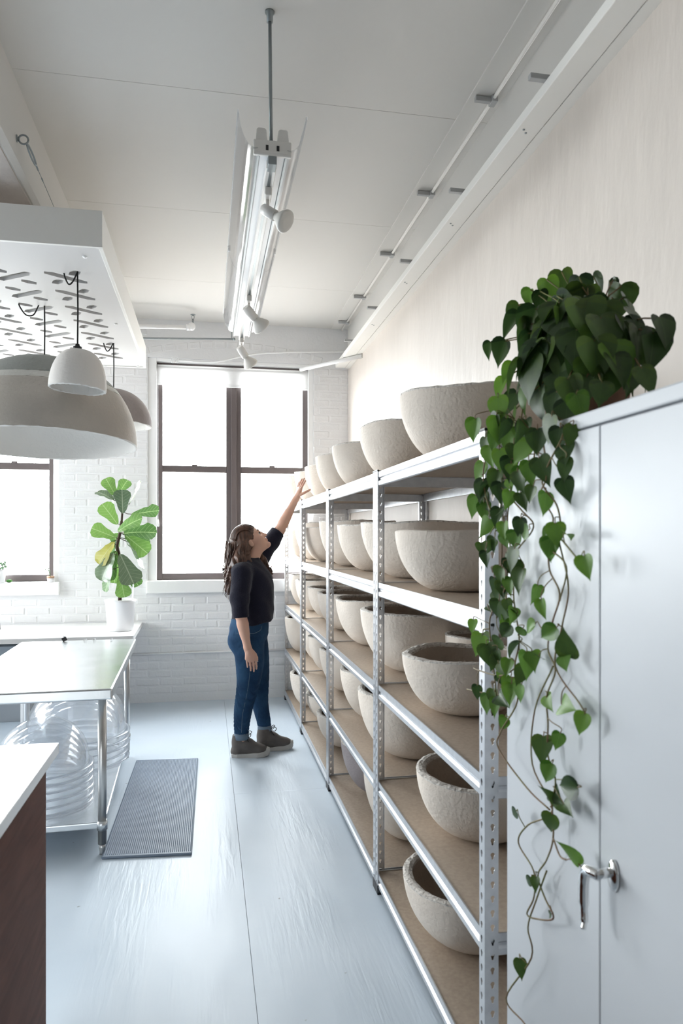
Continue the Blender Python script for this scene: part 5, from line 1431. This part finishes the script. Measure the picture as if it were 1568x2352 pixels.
# --- head frame: origin at the ear hole, tilted back
TILT = math.radians(38)
E0 = np.array([0.306, 5.005, 1.472])
ct_, st_ = math.cos(TILT), math.sin(TILT)
yaw_h = math.radians(-4)
def HD(x, y, z):
    X = x * ct_ - z * st_; Z = x * st_ + z * ct_
    return E0 + np.array([X * math.cos(yaw_h) - y * math.sin(yaw_h), X * math.sin(yaw_h) + y * math.cos(yaw_h), Z])
RH = np.array([HD(1, 0, 0) - E0, HD(0, 1, 0) - E0, HD(0, 0, 1) - E0]).T
# --- joints
SHN, ELN, WRN = (0.232, 4.845, 1.272), (0.222, 4.785, 1.000), (0.268, 4.788, 0.772)     # near arm, hanging
SHF, ELF, WRF = (0.372, 5.135, 1.365), (0.520, 5.185, 1.560), (0.648, 5.215, 1.800)     # far arm, raised
body = Field((0.10, 4.68, 0.0), (0.80, 5.32, 2.0), 0.0042)
B = body
B.loft([(0.82, .296, 5.0, .105, .125), (0.90, .297, 5.0, .105, .122), (1.0, .305, 5.0, .10, .115), (1.08, .31, 5.0, .10, .13), (1.18, .312, 5.0, .115, .145), (1.27, .30, 5.0, .105, .145), (1.33, .293, 5.0, .08, .12), (1.36, .295, 5.0, .05, .06)], 0.02)
B.cone((0.285, 5.0, 1.31), HD(-0.012, 0, -0.055), 0.056, 0.052, 0.025)
B.cone((0.28, 4.93, 1.305), SHN, 0.040, 0.048, 0.03); B.cone((0.30, 5.06, 1.345), SHF, 0.045, 0.05, 0.03)
B.cone(SHN, ELN, 0.048, 0.040, 0.02); B.cone(ELN, WRN, 0.040, 0.025, 0.012)
B.cone(np.array(ELN) * .7 + np.array(WRN) * .3, np.array(ELN) * .4 + np.array(WRN) * .6, 0.040, 0.032, 0.012)
B.cone(SHF, ELF, 0.048, 0.040, 0.02); B.cone(ELF, WRF, 0.040, 0.025, 0.012)
B.cone(np.array(ELF) * .75 + np.array(WRF) * .25, np.array(ELF) * .45 + np.array(WRF) * .55, 0.041, 0.033, 0.012)
# legs
B.cone((0.285, 4.93, 0.80), (0.265, 4.925, 0.46), 0.070, 0.052, 0.02); B.cone((0.265, 4.925, 0.46), (0.237, 4.93, 0.10), 0.052, 0.036, 0.015)
B.cone((0.31, 5.07, 0.80), (0.368, 5.07, 0.46), 0.070, 0.050, 0.02); B.cone((0.368, 5.07, 0.46), (0.402, 5.06, 0.10), 0.050, 0.036, 0.015)
B.cone((0.225, 4.935, 0.075), (0.33, 4.925, 0.048), 0.026, 0.018, 0.01); B.cone((0.40, 5.052, 0.075), (0.51, 5.06, 0.048), 0.026, 0.018, 0.01)
# head
B.ell(HD(-0.006, 0, 0.052), (0.094, 0.074, 0.086), 0.0, RH)
B.ell(HD(0.045, 0, -0.005), (0.058, 0.060, 0.080), 0.02, RH)          # face
B.cone(HD(0.018, 0, -0.052), HD(0.078, 0, -0.078), 0.044, 0.022, 0.022)  # jaw
B.ell(HD(0.090, 0, -0.080), (0.017, 0.019, 0.015), 0.012, RH)          # chin
B.cone(HD(0.088, 0, 0.034), HD(0.112, 0, -0.012), 0.009, 0.0105, 0.010)  # nose
B.ell(HD(0.109, 0, -0.014), (0.014, 0.016, 0.010), 0.006, RH)
for s in (-1, 1):
    B.ell(HD(0.099, s * 0.012, -0.017), (0.010, 0.008, 0.007), 0.005, RH)
    B.cone(HD(0.088, s * 0.012, 0.042), HD(0.076, s * 0.042, 0.040), 0.010, 0.009, 0.010)   # brow ridge
    B.ell(HD(0.066, s * 0.042, -0.012), (0.024, 0.018, 0.022), 0.016, RH)                   # cheek
    B.ell(HD(-0.002, s * 0.073, 0.004), (0.017, 0.008, 0.030), 0.006, RH)                   # ear
B.ell(HD(0.099, 0, -0.037), (0.010, 0.021, 0.0065), 0.005, RH); B.ell(HD(0.097, 0, -0.050), (0.010, 0.018, 0.0065), 0.005, RH)
# hands
def finger(base, dirs, lens, r0, k=0.004):
    p = np.array(base, float)
    r = r0
    for d, L in zip(dirs, lens):
        d = np.array(d, float); d /= np.linalg.norm(d)
        q = p + d * L
        B.cone(p, q, r, r * 0.90, k); p = q; r *= 0.90
# near hand: hangs with its back to the viewer, fingers down
kn = [(0.262, 4.794, 0.698), (0.283, 4.790, 0.690), (0.304, 4.791, 0.690), (0.323, 4.798, 0.697)]     # little .. index
B.cone(WRN, (0.290, 4.794, 0.715), 0.025, 0.036, 0.012, 0.55, (0, 1, 0))
for kx in kn: B.cone((0.278, 4.788, 0.745), kx, 0.017, 0.0115, 0.010)
fl = [(0.026, 0.018, 0.015), (0.033, 0.023, 0.018), (0.036, 0.025, 0.019), (0.032, 0.022, 0.018)]
for i, kx in enumerate(kn):
    sp_ = (0.02 + 0.05 * (i - 1.5) * -0.3)
    finger(kx, [(0.10 + sp_, 0.02, -1), (0.08 + sp_, 0.10, -1), (0.04, 0.20, -1)], fl[i], 0.0088 if i else 0.0078)
finger((0.302, 4.800, 0.748), [(0.75, 0.25, -0.9), (0.45, 0.30, -1), (0.15, 0.25, -1)], (0.030, 0.028, 0.020), 0.0105)
# far hand: fingers up against the bowl, thumb out towards it
kf = [(0.664, 5.238, 1.868), (0.671, 5.222, 1.876), (0.676, 5.205, 1.876), (0.680, 5.188, 1.868)]       # little .. index
B.cone(WRF, (0.668, 5.214, 1.842), 0.025, 0.035, 0.012, 0.55, (0.93, 0, -0.35))
for kx in kf: B.cone((0.656, 5.214, 1.815), kx, 0.017, 0.0115, 0.010)
for i, kx in enumerate(kf):
    finger(kx, [(0.10 + 0.12 * i, 0.25 - 0.15 * i, 1), (0.30 + 0.10 * i, 0.20 - 0.12 * i, 1), (0.42 + 0.05 * i, 0.1, 1)], fl[i], 0.0088 if i else 0.0078)
finger((0.676, 5.188, 1.826), [(0.85, -0.35, 0.45), (0.95, -0.15, 0.50), (1, 0, 0.55)], (0.034, 0.029, 0.020), 0.0105)
# eye sockets pressed in
for s in (-1, 1):
    c = HD(0.090, s * 0.031, 0.018); sl, X, Y, Z = B.block(c - 0.02, c + 0.02, 0.004)
    e = 0.0135 - np.sqrt((X - c[0]) ** 2 + (Y - c[1]) ** 2 + (Z - c[2]) ** 2)
    B.d[sl] = np.maximum(B.d[sl], e)
bo = sm(put('body', B.mesh('body'), M['skin'], woman), 2, 0.45)
for s in (-1, 1):
    c = HD(0.0785, s * 0.031, 0.018)
    MB().ball(c, 0.0125, 14, 9).build('eye', mat('eye white %d' % s, (0.55, 0.50, 0.47), 0.3), woman)
    MB().ball(HD(0.0885, s * 0.0315, 0.020), 0.0055, 12, 7).build('iris', M['eye'], woman)
    MB().tube([HD(0.089, s * 0.021, 0.024), HD(0.0925, s * 0.031, 0.0265), HD(0.087, s * 0.043, 0.022)], [0.0018, 0.003, 0.0018], 6).build('eyelash', M['brow'], woman)
    MB().tube([HD(0.0975, s * 0.014, 0.043), HD(0.096, s * 0.028, 0.048), HD(0.085, s * 0.045, 0.044)], [0.0025, 0.0032, 0.0018], 6).build('eyebrow', M['brow'], woman)
lp = MB().tube([HD(0.093, -0.019, -0.043), HD(0.1025, -0.007, -0.039), HD(0.1035, 0, -0.0392), HD(0.1025, 0.007, -0.039), HD(0.093, 0.019, -0.043)], [0.0015, 0.0046, 0.0048, 0.0046, 0.0015], 8)
lp.tube([HD(0.092, -0.018, -0.0445), HD(0.1000, -0.006, -0.0482), HD(0.1000, 0.006, -0.0482), HD(0.092, 0.018, -0.0445)], [0.0015, 0.0052, 0.0052, 0.0015], 8)
lp.build('lips', M['lip'], woman)
rg = MB(); c = Vector((0.3275, 4.799, 0.676))
rg.tube([c + Vector((0.0096 * math.cos(t), 0.0096 * math.sin(t), 0)) for t in [2 * PI * i / 16 for i in range(17)]], 0.0014, 6); rg.ball(c + Vector((0.010, -0.003, 0)), 0.003, 8, 5)
rg.build('ring', M['ring'], woman)

# --- sweater
S = Field((0.10, 4.68, 0.86), (0.62, 5.32, 1.68), 0.0045)
S.loft([(0.885, .312, 5.0, .136, .154), (0.95, .316, 5.0, .146, .157), (1.03, .320, 5.0, .144, .155), (1.10, .321, 5.0, .141, .152), (1.18, .320, 5.0, .146, .158), (1.25, .306, 5.0, .143, .160), (1.30, .292, 5.0, .120, .145), (1.345, .290, 5.0, .085, .10), (1.372, .292, 5.0, .065, .070)], 0.0)
S.cone((0.280, 4.93, 1.305), SHN, 0.056, 0.066, 0.035)
S.cone((0.30, 5.06, 1.335), SHF, 0.066, 0.070, 0.035)
S.cone(SHN, (0.216, 4.797, 1.10), 0.070, 0.064, 0.025); S.cone((0.216, 4.797, 1.10), (0.222, 4.785, 0.965), 0.064, 0.052, 0.02)
S.cone(SHF, (0.455, 5.165, 1.475), 0.070, 0.062, 0.025); S.cone((0.455, 5.165, 1.475), (0.535, 5.19, 1.585), 0.062, 0.052, 0.02)
S.cut((0, 4.8, 0.968), (0.05, 0, -1), lambda X, Y, Z: (Y < 4.841) & (Z < 1.02) & (X < 0.30))
S.cut((0.515, 5.185, 1.556), (0.60, 0.08, 0.79), lambda X, Y, Z: (X > 0.42) & (Z > 1.42))
S.cut((0.30, 5.0, 0.908), (0.20, 0, -1), lambda X, Y, Z: (Z < 1.0) & ((Y >= 4.841) | (X > 0.30)))
def folds(X, Y, Z):
    return (0.0022 * np.sin(55 * Z + 18 * Y + 9 * X) * np.clip((1.14 - Z) * 9, 0, 1) + 0.0016 * np.sin(38 * (Z * 0.8 + X) + 20 * Y) + 0.0010 * np.sin(90 * Y + 30 * Z)).astype(np.float32)
S.displace(folds)
sw = sm(put('sweater', S.mesh('sweater'), M['sweater'], woman), 2, 0.5)

# --- jeans
J = Field((0.08, 4.76, 0.10), (0.56, 5.24, 1.02), 0.0042)
J.loft([(0.80, .292, 5.0, .122, .162), (0.84, .290, 5.0, .135, .168), (0.88, .290, 5.0, .137, .160), (0.93, .296, 5.0, .131, .146), (1.0, .305, 5.0, .122, .136)], 0.0)
J.loft([(0.132, .234, 4.93, .046, .046), (0.21, .235, 4.93, .051, .050), (0.30, .243, 4.928, .062, .058), (0.36, .252, 4.926, .067, .062), (0.42, .266, 4.924, .070, .064), (0.52, .284, 4.922, .082, .078), (0.64, .292, 4.920, .098, .088), (0.76, .283, 4.922, .106, .092), (0.84, .285, 4.926, .110, .094)], 0.012)
J.loft([(0.145, .404, 5.06, .044, .046), (0.20, .399, 5.062, .047, .048), (0.28, .380, 5.066, .056, .054), (0.36, .368, 5.07, .060, .058), (0.44, .368, 5.072, .063, .062), (0.54, .362, 5.074, .076, .076), (0.66, .345, 5.076, .092, .086), (0.76, .325, 5.076, .104, .090), (0.84, .31, 5.075, .108, .092)], 0.012)
J.ell((0.215, 4.945, 0.80), (0.075, 0.075, 0.085), 0.03); J.ell((0.225, 5.055, 0.80), (0.070, 0.075, 0.085), 0.03)
def wr(X, Y, Z):
    kn_ = np.exp(-((Z - 0.43) / 0.07) ** 2); an = np.exp(-((Z - 0.20) / 0.06) ** 2)
    return ((kn_ * 0.0030 + an * 0.0034 + 0.0008) * np.sin(125 * Z + 35 * X + 22 * np.sin(30 * Y))).astype(np.float32)
J.displace(wr)
jn = sm(put('jeans', J.mesh('jeans'), M['denim'], woman), 1, 0.5)
for (cx, cy, z0, z1, r) in ((.234, 4.93, .124, .166, .0505), (.403, 5.06, .134, .176, .0485)):
    MB().lathe([(r - 0.006, z0), (r, z0 - 0.001), (r + 0.0015, (z0 + z1) / 2), (r, z1), (r - 0.008, z1 - 0.001)], 28, (cx, cy, 0)).build('cuff', M['denim_cuff'], jn)
# waistband, pocket seam, side seam
wbn = MB()
def ellpt(a, z, cx, hx, hy, cy=5.0): return (cx + hx * math.cos(a), cy + hy * math.sin(a), z)
MB().tube([ellpt(a, 0.868 + 0.012 * math.cos(a),   .290, .139, .164) for a in [math.radians(d) for d in range(-172, -118, 6)]], 0.0022, 6).build('pocket_seam', M['denim_cuff'], jn)
MB().tube(smooth_path([ellpt(math.radians(-58), 0.905, .294, .135, .153), ellpt(math.radians(-60), 0.880, .291, .138, .161), ellpt(math.radians(-78), 0.862, .290, .138, .165), ellpt(math.radians(-92), 0.862, .290, .137, .166)], 4), 0.0018, 6).build('pocket_seam', M['denim_cuff'], jn)
MB().tube(smooth_path([(0.285, 4.818, 0.74), (0.288, 4.829, 0.64), (0.278, 4.842, 0.52), (0.262, 4.859, 0.42), (0.238, 4.869, 0.30), (0.232, 4.879, 0.18)], 5), 0.0013, 5).build('side_seam', M['denim_cuff'], jn)

# --- shoes
def shoe(hx, hy, ang, lab):
    F_ = Field((-0.06, -0.075, 0.0), (0.29, 0.075, 0.19), 0.0042)
    F_.cone((0.046, 0, 0.045), (0.052, 0, 0.145), 0.042, 0.045, 0.0); F_.cone((0.05, 0, 0.10), (0.115, 0, 0.085), 0.044, 0.040, 0.02)
    F_.cone((0.10, 0, 0.085), (0.20, 0, 0.050), 0.040, 0.030, 0.02); F_.cone((0.19, 0, 0.042), (0.232, 0, 0.036), 0.038, 0.028, 0.02)
    F_.cone((0.03, 0, 0.035), (0.21, 0, 0.035), 0.036, 0.040, 0.015)
    F_.cut((0, 0, 0.150), (-0.10, 0, 1)); F_.cut((0, 0, 0.022), (0, 0, -1))
    rot = Matrix.Translation((hx, hy, 0)) @ Matrix.Rotation(ang, 4, 'Z')
    def fix(o): o.matrix_basis = rot; return o
    up = sm(put('shoe', F_.mesh('shoe'), M['shoe'], woman), 2, 0.5); fix(up)
    out = [(-0.002, 0.0), (0.004, 0.030), (0.04, 0.041), (0.11, 0.040), (0.18, 0.047), (0.225, 0.043), (0.252, 0.028), (0.264, 0.0)]
    full = out + [(x, -y) for x, y in out[-2:0:-1]]
    sl_ = MB(); n = len(full); vs = []
    lev = [(0.0, 0.985), (0.004, 1.0), (0.022, 1.0), (0.027, 0.975)]
    for z, s in lev:
        for x, y in full:
            lift = 0.012 * max(0, (x - 0.19) / 0.07) ** 2
            tc_ = (0.020 * max(0, (x - 0.20) / 0.06)) if z > 0.02 else 0
            vs.append((0.13 + (x - 0.13) * s, y * s, z + lift * (1 if z < 0.02 else 1) + tc_))
    fs = [tuple(range(n))[::-1], tuple(range((len(lev) - 1) * n, len(lev) * n))]
    for l in range(len(lev) - 1):
        for k in range(n): fs.append((l * n + k, l * n + (k + 1) % n, (l + 1) * n + (k + 1) % n, (l + 1) * n + k))
    sl_.add(vs, fs, False)
    so = bpy.data.objects.new('sole', sl_.mesh('sole')); so.data.materials.append(M['sole']); C.objects.link(so); so.parent = up
    tcap = MB().ball((0.243, 0, 0.040), 0.026, 18, 10, (0.85, 1.25, 0.95))
    to = bpy.data.objects.new('toe_cap', tcap.mesh('toe_cap')); to.data.materials.append(M['sole']); C.objects.link(to); to.parent = up
    lc = MB()
    for k in range(5):
        x = 0.100 + k * 0.021; z = 0.140 - k * 0.0150
        lc.tube(smooth_path([(x - 0.006, -0.032, z - 0.026), (x, -0.014, z - 0.003), (x + 0.002, 0.014, z - 0.003), (x - 0.004, 0.032, z - 0.026)], 4), 0.0028, 6)
    for s in (-1, 1):
        lc.tube(smooth_path([(0.098, 0, 0.140), (0.118, s * 0.020, 0.168), (0.136, s * 0.036, 0.160), (0.126, s * 0.036, 0.142), (0.100, 0, 0.139)], 5), 0.0026, 6)
        lc.tube(smooth_path([(0.098, 0, 0.140), (0.106, s * 0.026, 0.135), (0.120, s * 0.044, 0.112)], 4), 0.0024, 6)
    lo_ = bpy.data.objects.new('laces', lc.mesh('laces')); lo_.data.materials.append(M['lace']); C.objects.link(lo_); lo_.parent = up
    return up
shoe(0.166, 4.945, math.radians(-7), '')
shoe(0.345, 5.045, math.radians(3), '')

# --- hair: a mass with waves, plus loose locks
H = Field((0.02, 4.78, 1.02), (0.56, 5.22, 1.66), 0.0045)
H.ell(HD(-0.014, 0, 0.056), (0.103, 0.086, 0.096), 0.0, RH)
H.cone(HD(-0.065, 0, 0.03), (0.205, 5.0, 1.40), 0.080, 0.082, 0.03)
H.cone((0.205, 5.0, 1.40), (0.180, 4.98, 1.28), 0.080, 0.064, 0.03); H.cone((0.180, 4.98, 1.28), (0.158, 4.975, 1.16), 0.062, 0.035, 0.02)
H.cone((0.19, 5.06, 1.42), (0.175, 5.06, 1.27), 0.055, 0.038, 0.02)
H.cone((0.245, 4.93, 1.45), (0.215, 4.895, 1.355), 0.042, 0.046, 0.02); H.cone((0.215, 4.895, 1.355), (0.165, 4.875, 1.24), 0.046, 0.042, 0.02); H.cone((0.165, 4.875, 1.24), (0.145, 4.885, 1.15), 0.042, 0.022, 0.02)
H.cone(HD(-0.02, -0.068, 0.02), (0.262, 4.928, 1.40), 0.028, 0.030, 0.02); H.cone((0.262, 4.928, 1.40), (0.285, 4.905, 1.345), 0.028, 0.020, 0.02)
H.cone((0.335, 5.075, 1.43), (0.375, 5.05, 1.34), 0.034, 0.040, 0.02); H.cone((0.375, 5.05, 1.34), (0.430, 5.02, 1.265), 0.040, 0.026, 0.02)
H.cone(HD(0.00, 0.070, 0.00), (0.335, 5.075, 1.43), 0.030, 0.034, 0.02)
# open the face and the ear
for (c, r) in ((HD(0.085, 0, -0.012), 0.088), (HD(0.060, 0, -0.075), 0.06)):
    sl, X, Y, Z = H.block(c - r, c + r, 0.01)
    e = r - np.sqrt((X - c[0]) ** 2 + (Y - c[1]) ** 2 + (Z - c[2]) ** 2)
    lowfront = (X > 0.33) & (Z < 1.41)
    H.d[sl] = np.where(lowfront, H.d[sl], np.maximum(H.d[sl], e))
c = HD(0.012, -0.085, -0.004); sl, X, Y, Z = H.block(c - 0.035, c + 0.035, 0.004)
e = 0.030 - np.sqrt((X - c[0]) ** 2 + (Y - c[1]) ** 2 + (Z - c[2]) ** 2); H.d[sl] = np.maximum(H.d[sl], e)
def wave(X, Y, Z):
    w = np.clip((1.50 - Z) * 5, 0.15, 1)
    return (w * (0.0055 * np.sin(46 * Z + 24 * Y + 10 * np.sin(28 * X)) + 0.0045 * np.sin(120 * Y + 30 * Z + 14 * np.sin(20 * Z)) + 0.003 * np.sin(150 * X + 40 * Z))).astype(np.float32)
H.displace(wave)
hr = sm(put('hair', H.mesh('hair'), M['hair'], woman), 1, 0.5)
lk = MB(); rh = random.Random(9)
def lock(p0, p1, amp, n=16, r=0.0030, curl=3.0, ph0=None):
    p0 = Vector(p0); p1 = Vector(p1); ph_ = rh.uniform(0, 6.28) if ph0 is None else ph0
    pts = []
    for i in range(n + 1):
        t = i / n
        p = p0.lerp(p1, t)
        a = amp * (0.25 + 0.75 * t)
        p += Vector((a * math.sin(curl * 2 * PI * t + ph_), a * 0.8 * math.cos(curl * 2 * PI * t + ph_), 0))
        pts.append(p)
    lk.tube(pts, [r * (1 - 0.75 * (i / n) ** 2) for i in range(n + 1)], 5, smooth=True)
for k in range(95):     # down the back
    y = rh.uniform(4.90, 5.08); a = rh.uniform(0, 1)
    top = (0.135 + 0.10 * a + rh.uniform(-.01, .01), y, rh.uniform(1.38, 1.50))
    end = (0.125 + 0.08 * a * rh.random() + rh.uniform(-.01, .03), y + rh.uniform(-.02, .02), rh.uniform(1.08, 1.26))
    lock(top, end, rh.uniform(0.006, 0.014), r=rh.uniform(0.0022, 0.0042), curl=rh.uniform(1.8, 3.2))
for k in range(60):     # over the near shoulder
    lock((rh.uniform(.205, .275), rh.uniform(4.88, 4.905), rh.uniform(1.40, 1.47)), (rh.uniform(.125, .20), rh.uniform(4.825, 4.86), rh.uniform(1.10, 1.26)), rh.uniform(0.005, 0.011), r=rh.uniform(0.002, 0.0036), curl=rh.uniform(1.5, 2.6))
for k in range(40):     # in front, over the far shoulder
    lock((rh.uniform(.325, .38), rh.uniform(5.0, 5.07), rh.uniform(1.36, 1.43)), (rh.uniform(.39, .475), rh.uniform(4.98, 5.05), rh.uniform(1.20, 1.29)), rh.uniform(0.007, 0.014), r=rh.uniform(0.002, 0.0036), curl=rh.uniform(2.0, 3.4))
for k in range(70):     # combed back over the crown
    y = rh.uniform(-0.078, 0.078)
    w = math.sqrt(max(0.0, 1 - (y / 0.090) ** 2))
    pts = []
    a0 = rh.uniform(0.15, 0.55)
    for i in range(9):
        a = a0 + (2.75 - a0) * i / 8
        q = HD(-0.014 + 0.1045 * w * math.cos(a), y * (1 + 0.08 * i / 8), 0.056 + 0.098 * w * math.sin(a))
        pts.append(q)
    lk.tube(pts, [0.0012, 0.0022, 0.0026, 0.0028, 0.0028, 0.0028, 0.0026, 0.0024, 0.0014], 5)
lo2 = lk.build('loose_locks', M['hair'], hr); tag(lo2, kind='stuff')
